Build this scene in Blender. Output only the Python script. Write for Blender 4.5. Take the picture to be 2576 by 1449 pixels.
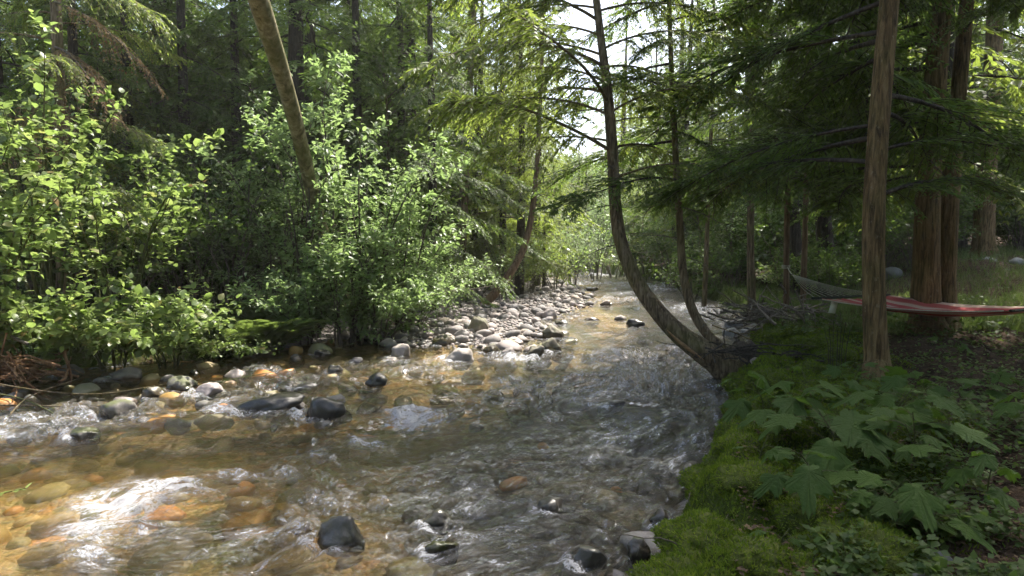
import bpy, math, time
import numpy as np
from mathutils import Vector, Matrix

T0 = time.time()
R = math.radians
rng = np.random.default_rng(11)
for o in list(bpy.data.objects):
    bpy.data.objects.remove(o)
scene = bpy.context.scene
COL = scene.collection

# ------------------------------------------------------------------ camera
CAM_Z, PITCH, FPX = 1.9, R(3.94), 1678.0            # stream surface is z = 0
cam_d = bpy.data.cameras.new('camera')
cam_d.sensor_width = 36.0
cam_d.lens = 36.0 * FPX / 2576.0
cam_d.clip_start, cam_d.clip_end = 0.05, 2000.0
cam = bpy.data.objects.new('camera', cam_d)
COL.objects.link(cam)
cam.location = (0, 0, CAM_Z)
cam.rotation_euler = (R(90) - PITCH, 0, 0)
scene.camera = cam

# ------------------------------------------------------------------ sky and sun
SUN_EL, SUN_AZ = R(58), R(36)                        # azimuth to the right of the view direction (+Y)
world = bpy.data.worlds.new('World')
scene.world = world
world.use_nodes = True
wn = world.node_tree.nodes
wn.clear()
sky = wn.new('ShaderNodeTexSky')
sky.sky_type = 'NISHITA'
sky.sun_disc = False
sky.sun_elevation = SUN_EL
sky.sun_rotation = SUN_AZ
sky.air_density, sky.dust_density, sky.ozone_density = 0.8, 3.5, 0.6
bg = wn.new('ShaderNodeBackground')
bg.inputs['Strength'].default_value = 0.15
wo = wn.new('ShaderNodeOutputWorld')
world.node_tree.links.new(sky.outputs[0], bg.inputs[0])
world.node_tree.links.new(bg.outputs[0], wo.inputs[0])
sun_d = bpy.data.lights.new('sun', 'SUN')
sun_d.energy = 3.9
sun_d.angle = R(0.55)
sun_d.color = (1.0, 0.95, 0.86)
sun = bpy.data.objects.new('sun', sun_d)
COL.objects.link(sun)
SUN_DIR = Vector((math.sin(SUN_AZ) * math.cos(SUN_EL), math.cos(SUN_AZ) * math.cos(SUN_EL), math.sin(SUN_EL)))
sun.rotation_euler = SUN_DIR.to_track_quat('Z', 'Y').to_euler()
sun.location = (20, 30, 60)

vs = scene.view_settings
vs.view_transform = 'Standard'
vs.look = 'None'
vs.exposure = 1.7
vs.gamma = 1.0
vs.use_curve_mapping = False
scene.render.engine = 'CYCLES'
cy = scene.cycles
cy.use_denoising = True
cy.use_adaptive_sampling = True
cy.adaptive_threshold = 0.03
cy.max_bounces = 6
cy.diffuse_bounces = 2
cy.glossy_bounces = 2
cy.transmission_bounces = 5
cy.transparent_max_bounces = 12
cy.caustics_reflective = False
cy.caustics_refractive = False
cy.sample_clamp_indirect = 4.0


# ------------------------------------------------------------------ helpers
def ray(px, py):
    xc, yc = (px - 1288.0) / FPX, (724.5 - py) / FPX
    cp, sp = math.cos(PITCH), math.sin(PITCH)
    return np.array([xc, cp + yc * sp, -sp + yc * cp])


def at(px, py, depth):
    """world point seen at photo position (2576-wide scale) at the given distance along Y"""
    d = ray(px, py)
    return np.array([0, 0, CAM_Z]) + d * (depth / d[1])


def gp(px, py, z=0.0):
    """world point seen at a photo position on the level plane z"""
    d = ray(px, py)
    return np.array([0, 0, CAM_Z]) + d * ((z - CAM_Z) / d[2])


def smooth(t):
    t = np.clip(t, 0, 1)
    return t * t * (3 - 2 * t)


def _hash(i, j, k, seed):
    h = (i * 374761393 + j * 668265263 + k * 2147483647 + seed * 974711) & 0xFFFFFFFF
    h = ((h ^ (h >> 13)) * 1274126177) & 0xFFFFFFFF
    h = ((h ^ (h >> 16)) * 2246822519) & 0xFFFFFFFF
    return ((h ^ (h >> 15)) & 0xFFFF) / 32767.5 - 1.0


def vnoise(p, seed=0):
    p = np.asarray(p, float)
    f = np.floor(p)
    i = f.astype(np.int64)
    u = p - f
    u = u * u * (3 - 2 * u)
    r = 0
    for a in (0, 1):
        for b in (0, 1):
            for c in (0, 1):
                w = (u[:, 0] if a else 1 - u[:, 0]) * (u[:, 1] if b else 1 - u[:, 1]) * (u[:, 2] if c else 1 - u[:, 2])
                r = r + w * _hash(i[:, 0] + a, i[:, 1] + b, i[:, 2] + c, seed)
    return r


def fbm(p, seed=0, oct=4, gain=0.5):
    r, a, p = 0, 1.0, np.asarray(p, float)
    for k in range(oct):
        r = r + a * vnoise(p, seed + k * 17)
        p = p * 2.03 + 5.3
        a *= gain
    return r


def mesh(name, V, F, mats=(), midx=None, smooth_=True, attrs=None):
    """V (n,3); F list of integer arrays (m,3) or (m,4)"""
    me = bpy.data.meshes.new(name)
    V = np.ascontiguousarray(V, dtype=np.float32)
    F = [np.asarray(f, dtype=np.int32) for f in F if len(f)]
    me.vertices.add(len(V))
    me.vertices.foreach_set('co', V.ravel())
    loops = np.concatenate([f.ravel() for f in F]) if F else np.zeros(0, np.int32)
    tot = np.concatenate([np.full(len(f), f.shape[1], np.int32) for f in F]) if F else np.zeros(0, np.int32)
    me.loops.add(len(loops))
    me.loops.foreach_set('vertex_index', loops)
    me.polygons.add(len(tot))
    me.polygons.foreach_set('loop_start', np.concatenate([[0], np.cumsum(tot)[:-1]]).astype(np.int32) if len(tot) else tot)
    me.polygons.foreach_set('loop_total', tot)
    if smooth_:
        me.polygons.foreach_set('use_smooth', np.ones(len(tot), bool))
    for m in mats:
        me.materials.append(m)
    if midx is not None:
        me.polygons.foreach_set('material_index', np.concatenate([np.full(len(f), k, np.int32) for f, k in zip(F, midx)]))
    for k, v in (attrs or {}).items():
        v = np.asarray(v, np.float32)
        if v.ndim == 1:
            a = me.attributes.new(k, 'FLOAT', 'POINT')
            a.data.foreach_set('value', v)
        else:
            a = me.attributes.new(k, 'FLOAT_VECTOR', 'POINT')
            a.data.foreach_set('vector', np.ascontiguousarray(v).ravel())
    me.update(calc_edges=True)
    return me


def obj(name, data=None, parent=None, loc=None, rot=None, scale=None, kind=None):
    o = bpy.data.objects.new(name, data)
    COL.objects.link(o)
    if parent is not None:
        o.parent = parent
    if loc is not None:
        o.location = [float(v) for v in loc]
    if rot is not None:
        o.rotation_euler = [float(v) for v in rot]
    if scale is not None:
        o.scale = (scale,) * 3 if np.isscalar(scale) else [float(v) for v in scale]
    if kind:
        o['kind'] = kind
    return o


def tag(o, label, cat, group=None):
    o['label'], o['category'] = label, cat
    if group:
        o['group'] = group
    return o


def unit(a):
    a = np.asarray(a, float)
    return a / (np.linalg.norm(a, axis=-1, keepdims=True) + 1e-9)


def tube(path, rad, sides=6, cap=True):
    path = np.asarray(path, float)
    n = len(path)
    rad = np.broadcast_to(np.asarray(rad, float), (n,))
    t = unit(np.gradient(path, axis=0))
    ref = np.array([0.3, 0.9, 0.1]) if abs(t[0, 2]) > 0.8 else np.array([0, 0, 1.0])
    s = unit(np.cross(t, ref))
    for k in range(1, n):
        v = s[k - 1] - t[k] * np.dot(s[k - 1], t[k])
        s[k] = v / (np.linalg.norm(v) + 1e-9)
    b = np.cross(t, s)
    a = np.linspace(0, 2 * np.pi, sides, endpoint=False)
    V = path[:, None] + rad[:, None, None] * (np.cos(a)[None, :, None] * s[:, None] + np.sin(a)[None, :, None] * b[:, None])
    V = V.reshape(-1, 3)
    i = np.arange(n - 1)[:, None] * sides
    j = np.arange(sides)[None]
    j2 = (j + 1) % sides
    Q = np.stack([i + j, i + j2, i + sides + j2, i + sides + j], -1).reshape(-1, 4)
    return V, Q


class Acc:
    """collects vertices with triangles / quads in material slots"""
    def __init__(self):
        self.V, self.F, self.n = [], {}, 0

    def add(self, V, F, m=0):
        F = np.asarray(F)
        self.F.setdefault((m, F.shape[1]), []).append(F + self.n)
        self.V.append(np.asarray(V, float))
        self.n += len(V)

    def tube(self, path, rad, sides=5, m=0):
        V, Q = tube(path, rad, sides)
        self.add(V, Q, m)

    def arrays(self):
        ks = sorted(self.F)
        return np.concatenate(self.V), [np.concatenate(self.F[k]) for k in ks], [k[0] for k in ks]

    def mesh(self, name, mats, smooth_=True):
        V, F, mi = self.arrays()
        return mesh(name, V, F, mats, mi, smooth_)


def scatter(T, TF, P, D, N, S):
    """copies of a template (x across, y along, z up) at points P along D with normals N and sizes S"""
    D = unit(D)
    X = unit(np.cross(D, N))
    Z = np.cross(X, D)
    S = np.asarray(S, float)
    S = S[:, None] if S.ndim == 1 else S
    if S.shape[1] == 1:
        S = np.repeat(S, 3, 1)
    V = (P[:, None] + (T[None, :, 0] * S[:, :1])[..., None] * X[:, None] + (T[None, :, 1] * S[:, 1:2])[..., None] * D[:, None]
         + (T[None, :, 2] * S[:, 2:3])[..., None] * Z[:, None])
    F = TF[None] + (np.arange(len(P)) * len(T))[:, None, None]
    return V.reshape(-1, 3), F.reshape(-1, TF.shape[1])


def spline(pts, n):
    pts = np.asarray(pts, float)
    m = len(pts)
    P = np.vstack([2 * pts[0] - pts[1], pts, 2 * pts[-1] - pts[-2]])
    u = np.linspace(0, m - 1 - 1e-6, n)
    k = u.astype(int)
    f = (u - k)[:, None]
    a, b, c, d = P[k], P[k + 1], P[k + 2], P[k + 3]
    return 0.5 * (2 * b + (c - a) * f + (2 * a - 5 * b + 4 * c - d) * f ** 2 + (3 * b - a - 3 * c + d) * f ** 3)


# ------------------------------------------------------------------ materials
class NT:
    def __init__(self, name):
        self.m = bpy.data.materials.new(name)
        self.m.use_nodes = True
        self.t = self.m.node_tree
        self.t.nodes.clear()
        self.out = self.t.nodes.new('ShaderNodeOutputMaterial')

    def n(self, kind, ins=None, **props):
        nd = self.t.nodes.new('ShaderNode' + kind)
        for k, v in props.items():
            setattr(nd, k, v)
        for k, v in (ins or {}).items():
            sock = nd.inputs[k]
            if isinstance(v, bpy.types.NodeSocket):
                self.t.links.new(v, sock)
            else:
                sock.default_value = v
        return nd

    def ramp(self, fac, stops, interp='LINEAR'):
        r = self.n('ValToRGB', {0: fac})
        e = r.color_ramp.elements
        r.color_ramp.interpolation = interp
        while len(e) < len(stops):
            e.new(0.5)
        for el, (p, c) in zip(e, stops):
            el.position = p
            el.color = (*c, 1) if len(c) == 3 else c
        return r.outputs[0]

    def mix(self, fac, a, b, mode='MIX'):
        nd = self.n('MixRGB', {0: fac, 1: a if isinstance(a, bpy.types.NodeSocket) else (*a, 1), 2: b if isinstance(b, bpy.types.NodeSocket) else (*b, 1)}, blend_type=mode)
        return nd.outputs[0]

    def math(self, op, a, b=0.0, clamp=False):
        return self.n('Math', {0: a, 1: b}, operation=op, use_clamp=clamp).outputs[0]

    def noise(self, vec, scale, detail=3.0, rough=0.55, dist=0.0):
        return self.n('TexNoise', {'Vector': vec, 'Scale': scale, 'Detail': detail, 'Roughness': rough, 'Distortion': dist}).outputs[0]

    def coords(self, scale=(1, 1, 1), kind='Object'):
        c = self.n('TexCoord').outputs[kind]
        return self.n('Mapping', {'Vector': c, 'Scale': scale}).outputs[0]

    def pos(self, scale=(1, 1, 1)):
        c = self.n('NewGeometry').outputs['Position']
        return self.n('Mapping', {'Vector': c, 'Scale': scale}).outputs[0]

    def bump(self, h, strength=0.5, dist=0.02, normal=None):
        ins = {'Height': h, 'Strength': strength, 'Distance': dist}
        if normal is not None:
            ins['Normal'] = normal
        return self.n('Bump', ins).outputs[0]

    def finish(self, shader):
        self.t.links.new(shader, self.out.inputs[0])
        return self.m


def leaf_mat(name, stops, trans, trans_mix=0.4, rough=0.42, spec=0.5, veins=False):
    """stops: colour ramp over leaf-to-leaf variation; trans: tint of light shining through"""
    t = NT(name)
    isl = t.n('NewGeometry').outputs['Random Per Island']
    ob = t.n('ObjectInfo').outputs['Random']
    h = t.math('FRACT', t.math('ADD', isl, ob))
    stops = [(p_, (c_[0], c_[1], c_[2] * 0.85)) for p_, c_ in stops]
    col = t.ramp(h, stops)
    patch = t.noise(t.pos(), 0.9, 2.0)
    col = t.mix(t.math('MULTIPLY', patch, 0.45), col, t.mix(0.5, col, (stops[-1][1]), 'MIX'))
    nrm = None
    if veins:
        sx = t.n('SeparateXYZ', {0: t.n('TexCoord').outputs['Object']})
        an = t.math('ARCTAN2', sx.outputs[0], t.math('SUBTRACT', sx.outputs[1], 0.18))
        vm = t.n('MapRange', {0: t.math('COSINE', t.math('MULTIPLY', an, 6.0)), 1: 0.93, 2: 1.0, 3: 0.0, 4: 1.0}).outputs[0]
        col = t.mix(t.math('MULTIPLY', vm, 0.4), col, (0.10, 0.15, 0.04))
        sec = t.noise(t.n('TexCoord').outputs['Object'], 14.0, 3.0)
        nrm = t.bump(t.math('ADD', t.math('MULTIPLY', vm, -1.0), sec), 0.7, 0.02)
    b = t.n('BsdfPrincipled', {'Base Color': col, 'Roughness': rough, 'Specular IOR Level': spec, **({'Normal': nrm} if nrm else {})})
    tc = t.mix(0.55, t.mix(1.0, col, (3.0, 3.0, 3.0), 'MULTIPLY'), trans)
    tr = t.n('BsdfTranslucent', {'Color': tc})
    return t.finish(t.n('MixShader', {0: trans_mix, 1: b.outputs[0], 2: tr.outputs[0]}).outputs[0])


M = {}
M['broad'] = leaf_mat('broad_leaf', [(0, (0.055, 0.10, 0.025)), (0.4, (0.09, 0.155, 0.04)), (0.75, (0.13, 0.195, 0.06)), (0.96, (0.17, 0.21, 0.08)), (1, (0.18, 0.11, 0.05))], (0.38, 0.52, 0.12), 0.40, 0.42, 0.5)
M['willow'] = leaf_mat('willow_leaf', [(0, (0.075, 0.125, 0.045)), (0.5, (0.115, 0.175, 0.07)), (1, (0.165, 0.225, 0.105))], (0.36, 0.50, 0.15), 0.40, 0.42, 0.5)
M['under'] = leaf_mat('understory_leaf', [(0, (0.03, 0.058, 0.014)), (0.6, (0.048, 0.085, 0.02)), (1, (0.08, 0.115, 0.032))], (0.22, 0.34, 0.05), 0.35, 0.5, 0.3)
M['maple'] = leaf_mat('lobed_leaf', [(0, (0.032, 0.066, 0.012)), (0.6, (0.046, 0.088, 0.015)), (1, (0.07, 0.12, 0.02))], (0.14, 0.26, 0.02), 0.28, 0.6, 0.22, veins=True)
M['needle'] = leaf_mat('conifer_needle', [(0, (0.030, 0.062, 0.014)), (0.5, (0.052, 0.094, 0.020)), (1, (0.085, 0.125, 0.028))], (0.28, 0.42, 0.06), 0.36, 0.5, 0.35)
M['cedar'] = leaf_mat('cedar_spray', [(0, (0.045, 0.075, 0.018)), (0.5, (0.07, 0.105, 0.022)), (1, (0.10, 0.135, 0.03))], (0.38, 0.46, 0.07), 0.5, 0.5, 0.35)
M['dry'] = leaf_mat('dry_spray', [(0, (0.12, 0.07, 0.035)), (0.5, (0.17, 0.11, 0.06)), (1, (0.14, 0.12, 0.06))], (0.3, 0.2, 0.1), 0.3, 0.7, 0.2)
M['fern'] = leaf_mat('fern_leaf', [(0, (0.055, 0.09, 0.02)), (1, (0.09, 0.13, 0.035))], (0.24, 0.32, 0.06), 0.35, 0.5)
M['grass'] = leaf_mat('grass_blade', [(0, (0.04, 0.078, 0.018)), (0.6, (0.07, 0.112, 0.026)), (1, (0.105, 0.125, 0.04))], (0.20, 0.27, 0.06), 0.35, 0.5)
M['moss'] = leaf_mat('moss_tuft', [(0, (0.040, 0.075, 0.012)), (0.5, (0.08, 0.13, 0.016)), (1, (0.16, 0.20, 0.028))], (0.26, 0.36, 0.03), 0.25, 0.9, 0.1)


def bark_mat(name, c0, c1, c2, lichen=0.3, lich_col=(0.32, 0.33, 0.26), vs_=(26, 26, 3.0), moss=0.0, strength=0.9):
    t = NT(name)
    co = t.coords(vs_)
    n1 = t.noise(co, 1.0, 6.0, 0.65, 0.6)
    col = t.ramp(n1, [(0.36, c0), (0.5, c1), (0.66, c2)])
    co2 = t.coords((1, 1, 1))
    n3 = t.noise(co2, 1.7, 3.0)
    col = t.mix(t.math('MULTIPLY', n3, 0.5), col, c0)
    n2 = t.noise(t.coords((9, 9, 6)), 2.2, 5.0, 0.7)
    lf = t.ramp(n2, [(0.60, (0, 0, 0)), (0.68, (1, 1, 1))])
    col = t.mix(t.math('MULTIPLY', lf, lichen), col, lich_col)
    if moss:
        n4 = t.noise(t.coords((1.5, 1.5, 1.0)), 2.0, 4.0)
        mf = t.ramp(n4, [(0.45, (0, 0, 0)), (0.6, (1, 1, 1))])
        col = t.mix(t.math('MULTIPLY', mf, moss), col, (0.10, 0.105, 0.025))
    bm = t.bump(n1, strength, 0.03)
    b = t.n('BsdfPrincipled', {'Base Color': col, 'Roughness': 0.85, 'Specular IOR Level': 0.25, 'Normal': bm})
    return t.finish(b.outputs[0])


M['bark_red'] = bark_mat('cedar_bark', (0.038, 0.023, 0.008), (0.155, 0.100, 0.042), (0.29, 0.20, 0.095), 0.32, (0.32, 0.28, 0.20), moss=0.2, strength=1.0)
M['bark_grey'] = bark_mat('grey_bark', (0.045, 0.031, 0.018), (0.185, 0.135, 0.08), (0.36, 0.285, 0.18), 0.5, (0.27, 0.28, 0.22), moss=0.4, strength=1.0)
M['bark_smooth'] = bark_mat('smooth_bark', (0.10, 0.085, 0.042), (0.27, 0.23, 0.12), (0.44, 0.39, 0.25), 0.8, (0.075, 0.06, 0.04), (9, 9, 6), moss=0.6, strength=0.5)
M['bark_orange'] = bark_mat('orange_bark', (0.08, 0.05, 0.03), (0.19, 0.125, 0.075), (0.27, 0.20, 0.13), 0.3)
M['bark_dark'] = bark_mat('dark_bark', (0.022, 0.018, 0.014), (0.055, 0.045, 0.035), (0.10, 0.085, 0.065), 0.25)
M['twig'] = bark_mat('twig_bark', (0.06, 0.05, 0.04), (0.13, 0.11, 0.085), (0.22, 0.19, 0.15), 0.2)
M['stem_green'] = bark_mat('green_stem', (0.05, 0.06, 0.02), (0.10, 0.11, 0.035), (0.15, 0.14, 0.06), 0.1)
M['drift'] = bark_mat('driftwood', (0.10, 0.085, 0.07), (0.22, 0.19, 0.165), (0.34, 0.30, 0.27), 0.1)
M['debris'] = bark_mat('red_debris', (0.10, 0.05, 0.025), (0.25, 0.135, 0.07), (0.40, 0.25, 0.15), 0.2)
M['rope'] = bark_mat('rope_fibre', (0.30, 0.30, 0.22), (0.42, 0.42, 0.33), (0.5, 0.5, 0.42), 0.0, vs_=(60, 60, 60))
M['spreader'] = bark_mat('spreader_wood', (0.03, 0.035, 0.03), (0.05, 0.055, 0.045), (0.08, 0.08, 0.06), 0.0)


def stone_mat(name, stops, wet_z=0.05, moss=0.0, rough=0.75, speck=0.5, always_wet=False, moss_col=(0.07, 0.085, 0.012)):
    t = NT(name)
    ob = t.n('ObjectInfo').outputs['Random']
    col = t.ramp(ob, stops, 'LINEAR')
    p = t.n('NewGeometry').outputs['Position']
    n1 = t.noise(p, 9.0, 5.0, 0.65)
    col = t.mix(t.math('MULTIPLY', n1, 0.55), col, t.mix(1.0, col, (0.45, 0.43, 0.40), 'MULTIPLY'))
    n2 = t.noise(p, 70.0, 2.0, 0.6)
    sp = t.ramp(n2, [(0.55, (0, 0, 0)), (0.7, (1, 1, 1))])
    col = t.mix(t.math('MULTIPLY', sp, 0.35 * speck), col, (0.45, 0.43, 0.40))
    z = t.n('SeparateXYZ', {0: p}).outputs[2]
    wn_ = t.math('ADD', z, t.math('MULTIPLY', t.math('SUBTRACT', t.noise(p, 6.0, 3.0), 0.5), 0.12))
    wet = t.n('MapRange', {0: wn_, 1: wet_z - 0.02, 2: wet_z + 0.03, 3: 1.0, 4: 0.0}).outputs[0] if not always_wet else t.n('Value').outputs[0]
    if always_wet:
        wet.node.outputs[0].default_value = 0.85
    if moss:
        n4 = t.noise(p, 5.0, 4.0)
        up = t.n('SeparateXYZ', {0: t.n('NewGeometry').outputs['Normal']}).outputs[2]
        mf = t.ramp(t.math('ADD', n4, t.math('MULTIPLY', up, 0.18)), [(0.55, (0, 0, 0)), (0.68, (1, 1, 1))])
        col = t.mix(t.math('MULTIPLY', mf, moss), col, moss_col)
    wcol = t.mix(1.0, col, (0.34, 0.31, 0.26), 'MULTIPLY')
    col = t.mix(wet, col, wcol)
    rg = t.math('SUBTRACT', rough, t.math('MULTIPLY', wet, rough - 0.22))
    bm = t.bump(t.math('ADD', n1, t.math('MULTIPLY', n2, 0.25)), 0.45, 0.02)
    b = t.n('BsdfPrincipled', {'Base Color': col, 'Roughness': rg, 'Specular IOR Level': 0.5, 'Normal': bm})
    return t.finish(b.outputs[0])


GREYS = [(0, (0.14, 0.13, 0.125)), (0.25, (0.27, 0.245, 0.235)), (0.5, (0.38, 0.32, 0.30)), (0.7, (0.20, 0.19, 0.185)), (0.85, (0.44, 0.40, 0.375)), (1, (0.33, 0.265, 0.21))]
M['stone_dry'] = stone_mat('river_stone', GREYS, 0.045, 0.0)
M['stone_mossy'] = stone_mat('mossy_stone', [(0, (0.13, 0.12, 0.11)), (1, (0.24, 0.22, 0.2))], 0.1, 0.8)
M['stone_dark'] = stone_mat('wet_dark_stone', [(0, (0.10, 0.095, 0.09)), (1, (0.17, 0.16, 0.15))], 0.4, 0.25, always_wet=True)
M['stone_olive'] = stone_mat('olive_stone', [(0, (0.17, 0.15, 0.11)), (1, (0.28, 0.25, 0.2))], 0.14, 0.45)
M['stone_bed'] = stone_mat('bed_stone', [(0, (0.36, 0.25, 0.11)), (0.3, (0.48, 0.36, 0.19)), (0.5, (0.22, 0.20, 0.075)), (0.65, (0.52, 0.42, 0.27)), (0.8, (0.12, 0.14, 0.035)), (0.92, (0.55, 0.26, 0.06)), (1, (0.40, 0.35, 0.28))], -3.0, 0.25, 0.6, moss_col=(0.09, 0.11, 0.025))
M['stone_greybed'] = stone_mat('grey_bed_stone', [(0, (0.07, 0.068, 0.07)), (0.4, (0.13, 0.12, 0.118)), (0.7, (0.20, 0.175, 0.16)), (0.9, (0.10, 0.105, 0.06)), (1, (0.30, 0.22, 0.14))], -3.0, 0.2, 0.6)
M['stone_orange'] = stone_mat('orange_stone', [(0, (0.48, 0.20, 0.045)), (1, (0.56, 0.27, 0.08))], -3.0, 0.0, 0.45)
M['stone_bank'] = stone_mat('bank_stone', [(0, (0.16, 0.165, 0.17)), (1, (0.27, 0.27, 0.27))], -3.0, 0.15)

# ------------------------------------------------------------------ stream layout (world metres, water level 0)
RIGHT = [(-60, -3), (-14, 0.2), (-6, 0.9), (-3, 1.2), (-1.0, 1.7), (0.15, 2.5)]
RIGHT += [tuple(gp(x, y, 0.18)[:2]) for x, y in ((1600, 1449), (1690, 1320), (1745, 1215), (1835, 1110), (1850, 1000), (1855, 940), (1900, 860), (1905, 815), (1870, 780), (1800, 745), (1725, 722))]
RIGHT += [(7.0, 36), (4.5, 42), (-1, 48), (-20, 62), (-60, 70)]
LEFT = [(-60, 60), (-20, 54), (-6, 43), (0.5, 37), (2.4, 33)]
LEFT += [tuple(gp(x, y)[:2]) for x, y in ((1455, 722), (1480, 760), (1400, 790), (1335, 842), (1240, 872), (1080, 866), (970, 852), (890, 846), (800, 862), (640, 892), (420, 915), (200, 930), (0, 945))]
LEFT += [(-14, 9.3), (-60, 10)]
POLY = np.array(RIGHT + LEFT)
CENTER = np.array([(-60, 3.5), (-14, 4.6), (-7, 4.9), (-4, 5.3), (-1.6, 6.4), (0.2, 8.2), (1.5, 11), (3.0, 15), (4.2, 20), (4.9, 26), (4.8, 33), (2, 40), (-5, 46), (-60, 66)])[::-1]


def seg_dist(P, A, B):
    d = B - A
    t = np.clip(((P - A) @ d) / (d @ d + 1e-9), 0, 1)
    q = A + t[:, None] * d
    return np.hypot(*(P - q).T), t


def water_sd(x, y):
    P = np.stack([np.ravel(x), np.ravel(y)], 1)
    best = np.full(len(P), 1e9)
    inside = np.zeros(len(P), bool)
    n = len(POLY)
    for k in range(n):
        A, B = POLY[k], POLY[(k + 1) % n]
        best = np.minimum(best, seg_dist(P, A, B)[0])
        c = (A[1] > P[:, 1]) != (B[1] > P[:, 1])
        xi = (B[0] - A[0]) * (P[:, 1] - A[1]) / (B[1] - A[1] + 1e-12) + A[0]
        inside ^= c & (P[:, 0] < xi)
    return np.where(inside, -best, best)


def flow_coords(x, y, line=None):
    """s along the current (growing downstream), n across (positive towards the right-hand bank of the picture)"""
    P = np.stack([np.ravel(x), np.ravel(y)], 1)
    best, S, N = np.full(len(P), 1e9), np.zeros(len(P)), np.zeros(len(P))
    L = 0.0
    line = CENTER if line is None else line
    for k in range(len(line) - 1):
        A, B = line[k], line[k + 1]
        dd, t = seg_dist(P, A, B)
        ln = np.hypot(*(B - A))
        d = (B - A) / ln
        cr = d[0] * (P[:, 1] - A[1]) - d[1] * (P[:, 0] - A[0])
        m = dd < best
        best = np.where(m, dd, best)
        S = np.where(m, L + t * ln, S)
        N = np.where(m, cr, N)
        L += ln
    return S, N


BAR_Y = np.array([11.0, 12, 15, 19, 25, 30, 36])
BAR_X = np.array([-4.6, -3.6, -3.0, -1.7, 0.3, 1.5, 2.0])


_mr = np.random.default_rng(404)
MOUNDS = []
for _k in range(90):
    _y = 2.0 + 8.0 * _mr.random() ** 1.3
    _x = np.interp(_y, [q_[1] for q_ in RIGHT[4:14]], [q_[0] for q_ in RIGHT[4:14]])
    MOUNDS.append((_x + _mr.uniform(0.05, 1.1) * (1 if _k % 2 else 0.35), _y, _mr.uniform(0.10, 0.26), _mr.uniform(0.05, 0.17)))


def terrain(x, y):
    x, y = np.ravel(x).astype(float), np.ravel(y).astype(float)
    sd = water_sd(x, y)
    s, n = flow_coords(x, y)
    right = n > 0
    p3 = np.stack([x, y, np.zeros_like(x)], 1)
    lump = fbm(p3 * 1.6, 3, 4)
    big = fbm(p3 * 0.22, 9, 3)
    fine = fbm(p3 * 6.0, 21, 2)
    # below the water
    bed = -0.34 * smooth(-sd / np.where(right, 0.55, 1.7)) + 0.05 * lump * smooth(-sd / 0.6) + 0.012 * fine
    # right bank: steep, mossy, then a level forest floor and a low rise further off
    rb = 0.36 * smooth((sd + 0.10 * lump) / 0.34) + 0.14 * lump * smooth(sd / 0.35) + 0.02 * fine + 0.05 * big * smooth(sd / 3) + 0.02 * np.minimum(sd, 20)
    rb = rb + 0.95 * smooth((x - 8.5) / 4.5) * smooth((y - 13.5) / 5.0) + 0.03 * np.maximum(0, y - 30)
    near = (x > -3) & (x < 5.5) & (y > 1) & (y < 11)
    if near.any():
        mz = np.zeros(near.sum())
        for mx, my, mr_, mh in MOUNDS:
            d2 = ((x[near] - mx) ** 2 + (y[near] - my) ** 2) / mr_ ** 2
            mz = np.maximum(mz, mh * np.clip(1 - d2, 0, 1) ** 0.6)
        rb[near] += mz * smooth((sd[near] + 0.02) / 0.12)
    # left bank: gravel bar next to the water, then a bank and a wooded slope
    t = np.interp(y, BAR_Y, BAR_X) - x
    bar = (y > 11.2) & (y < 36) & (t < 0)
    lbank = 0.30 * smooth(sd / 0.8) + 0.06 * lump * smooth(sd / 0.6) + 0.02 * fine + 0.16 * np.maximum(0, sd - 2.2) + 0.16 * np.maximum(0, sd - 5.5)
    barz = 0.015 + 0.11 * smooth(sd / 1.2) + 0.03 * lump * smooth(sd / 0.5) + 0.012 * fine
    w = smooth(np.where((y > 11.2) & (y < 36), (t + 0.2) / 1.6, 1.0))
    lb = barz * (1 - w) + lbank * w
    lb = np.minimum(lb, 14 + 2 * big)
    z = np.where(sd < 0, bed, np.where(right, rb, lb)) + 0.10 * np.maximum(0, y - 60)
    return z, sd, right, (sd >= 0) & ~right & (w < 0.5), lump


def tz(x, y):
    return float(terrain(np.array([x]), np.array([y]))[0][0])


def axis(a, fine0, fine1, b, step, grow=1.16):
    c = list(np.arange(fine0, fine1, step))
    s, v = step, fine1
    while v < b:
        c.append(v)
        s *= grow
        v += s
    c.append(b)
    s, v = step, fine0
    lo = []
    while v > a:
        s *= grow
        v -= s
        lo.append(max(v, a))
    return np.array(lo[::-1] + c)


gx = axis(-160, -10, 9, 160, 0.075)
gy = axis(-60, 1.5, 22, 220, 0.075, 1.05)
GX, GY = np.meshgrid(gx, gy)
gz, gsd, gright, gbar, glump = terrain(GX, GY)
gz = np.where(np.abs(GY.ravel()) > 200, gz, gz)
GV = np.stack([GX.ravel(), GY.ravel(), gz], 1)
nx, ny = len(gx), len(gy)
ii = (np.arange(ny - 1)[:, None] * nx + np.arange(nx - 1)[None]).ravel()
GQ = np.stack([ii, ii + 1, ii + nx + 1, ii + nx], 1)
fsd = gsd[GQ].mean(1)
fbar = gbar[GQ].mean(1) > 0.5
kind_face = np.where(fsd < 0, 1, np.where(fbar, 2, 0))


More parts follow.
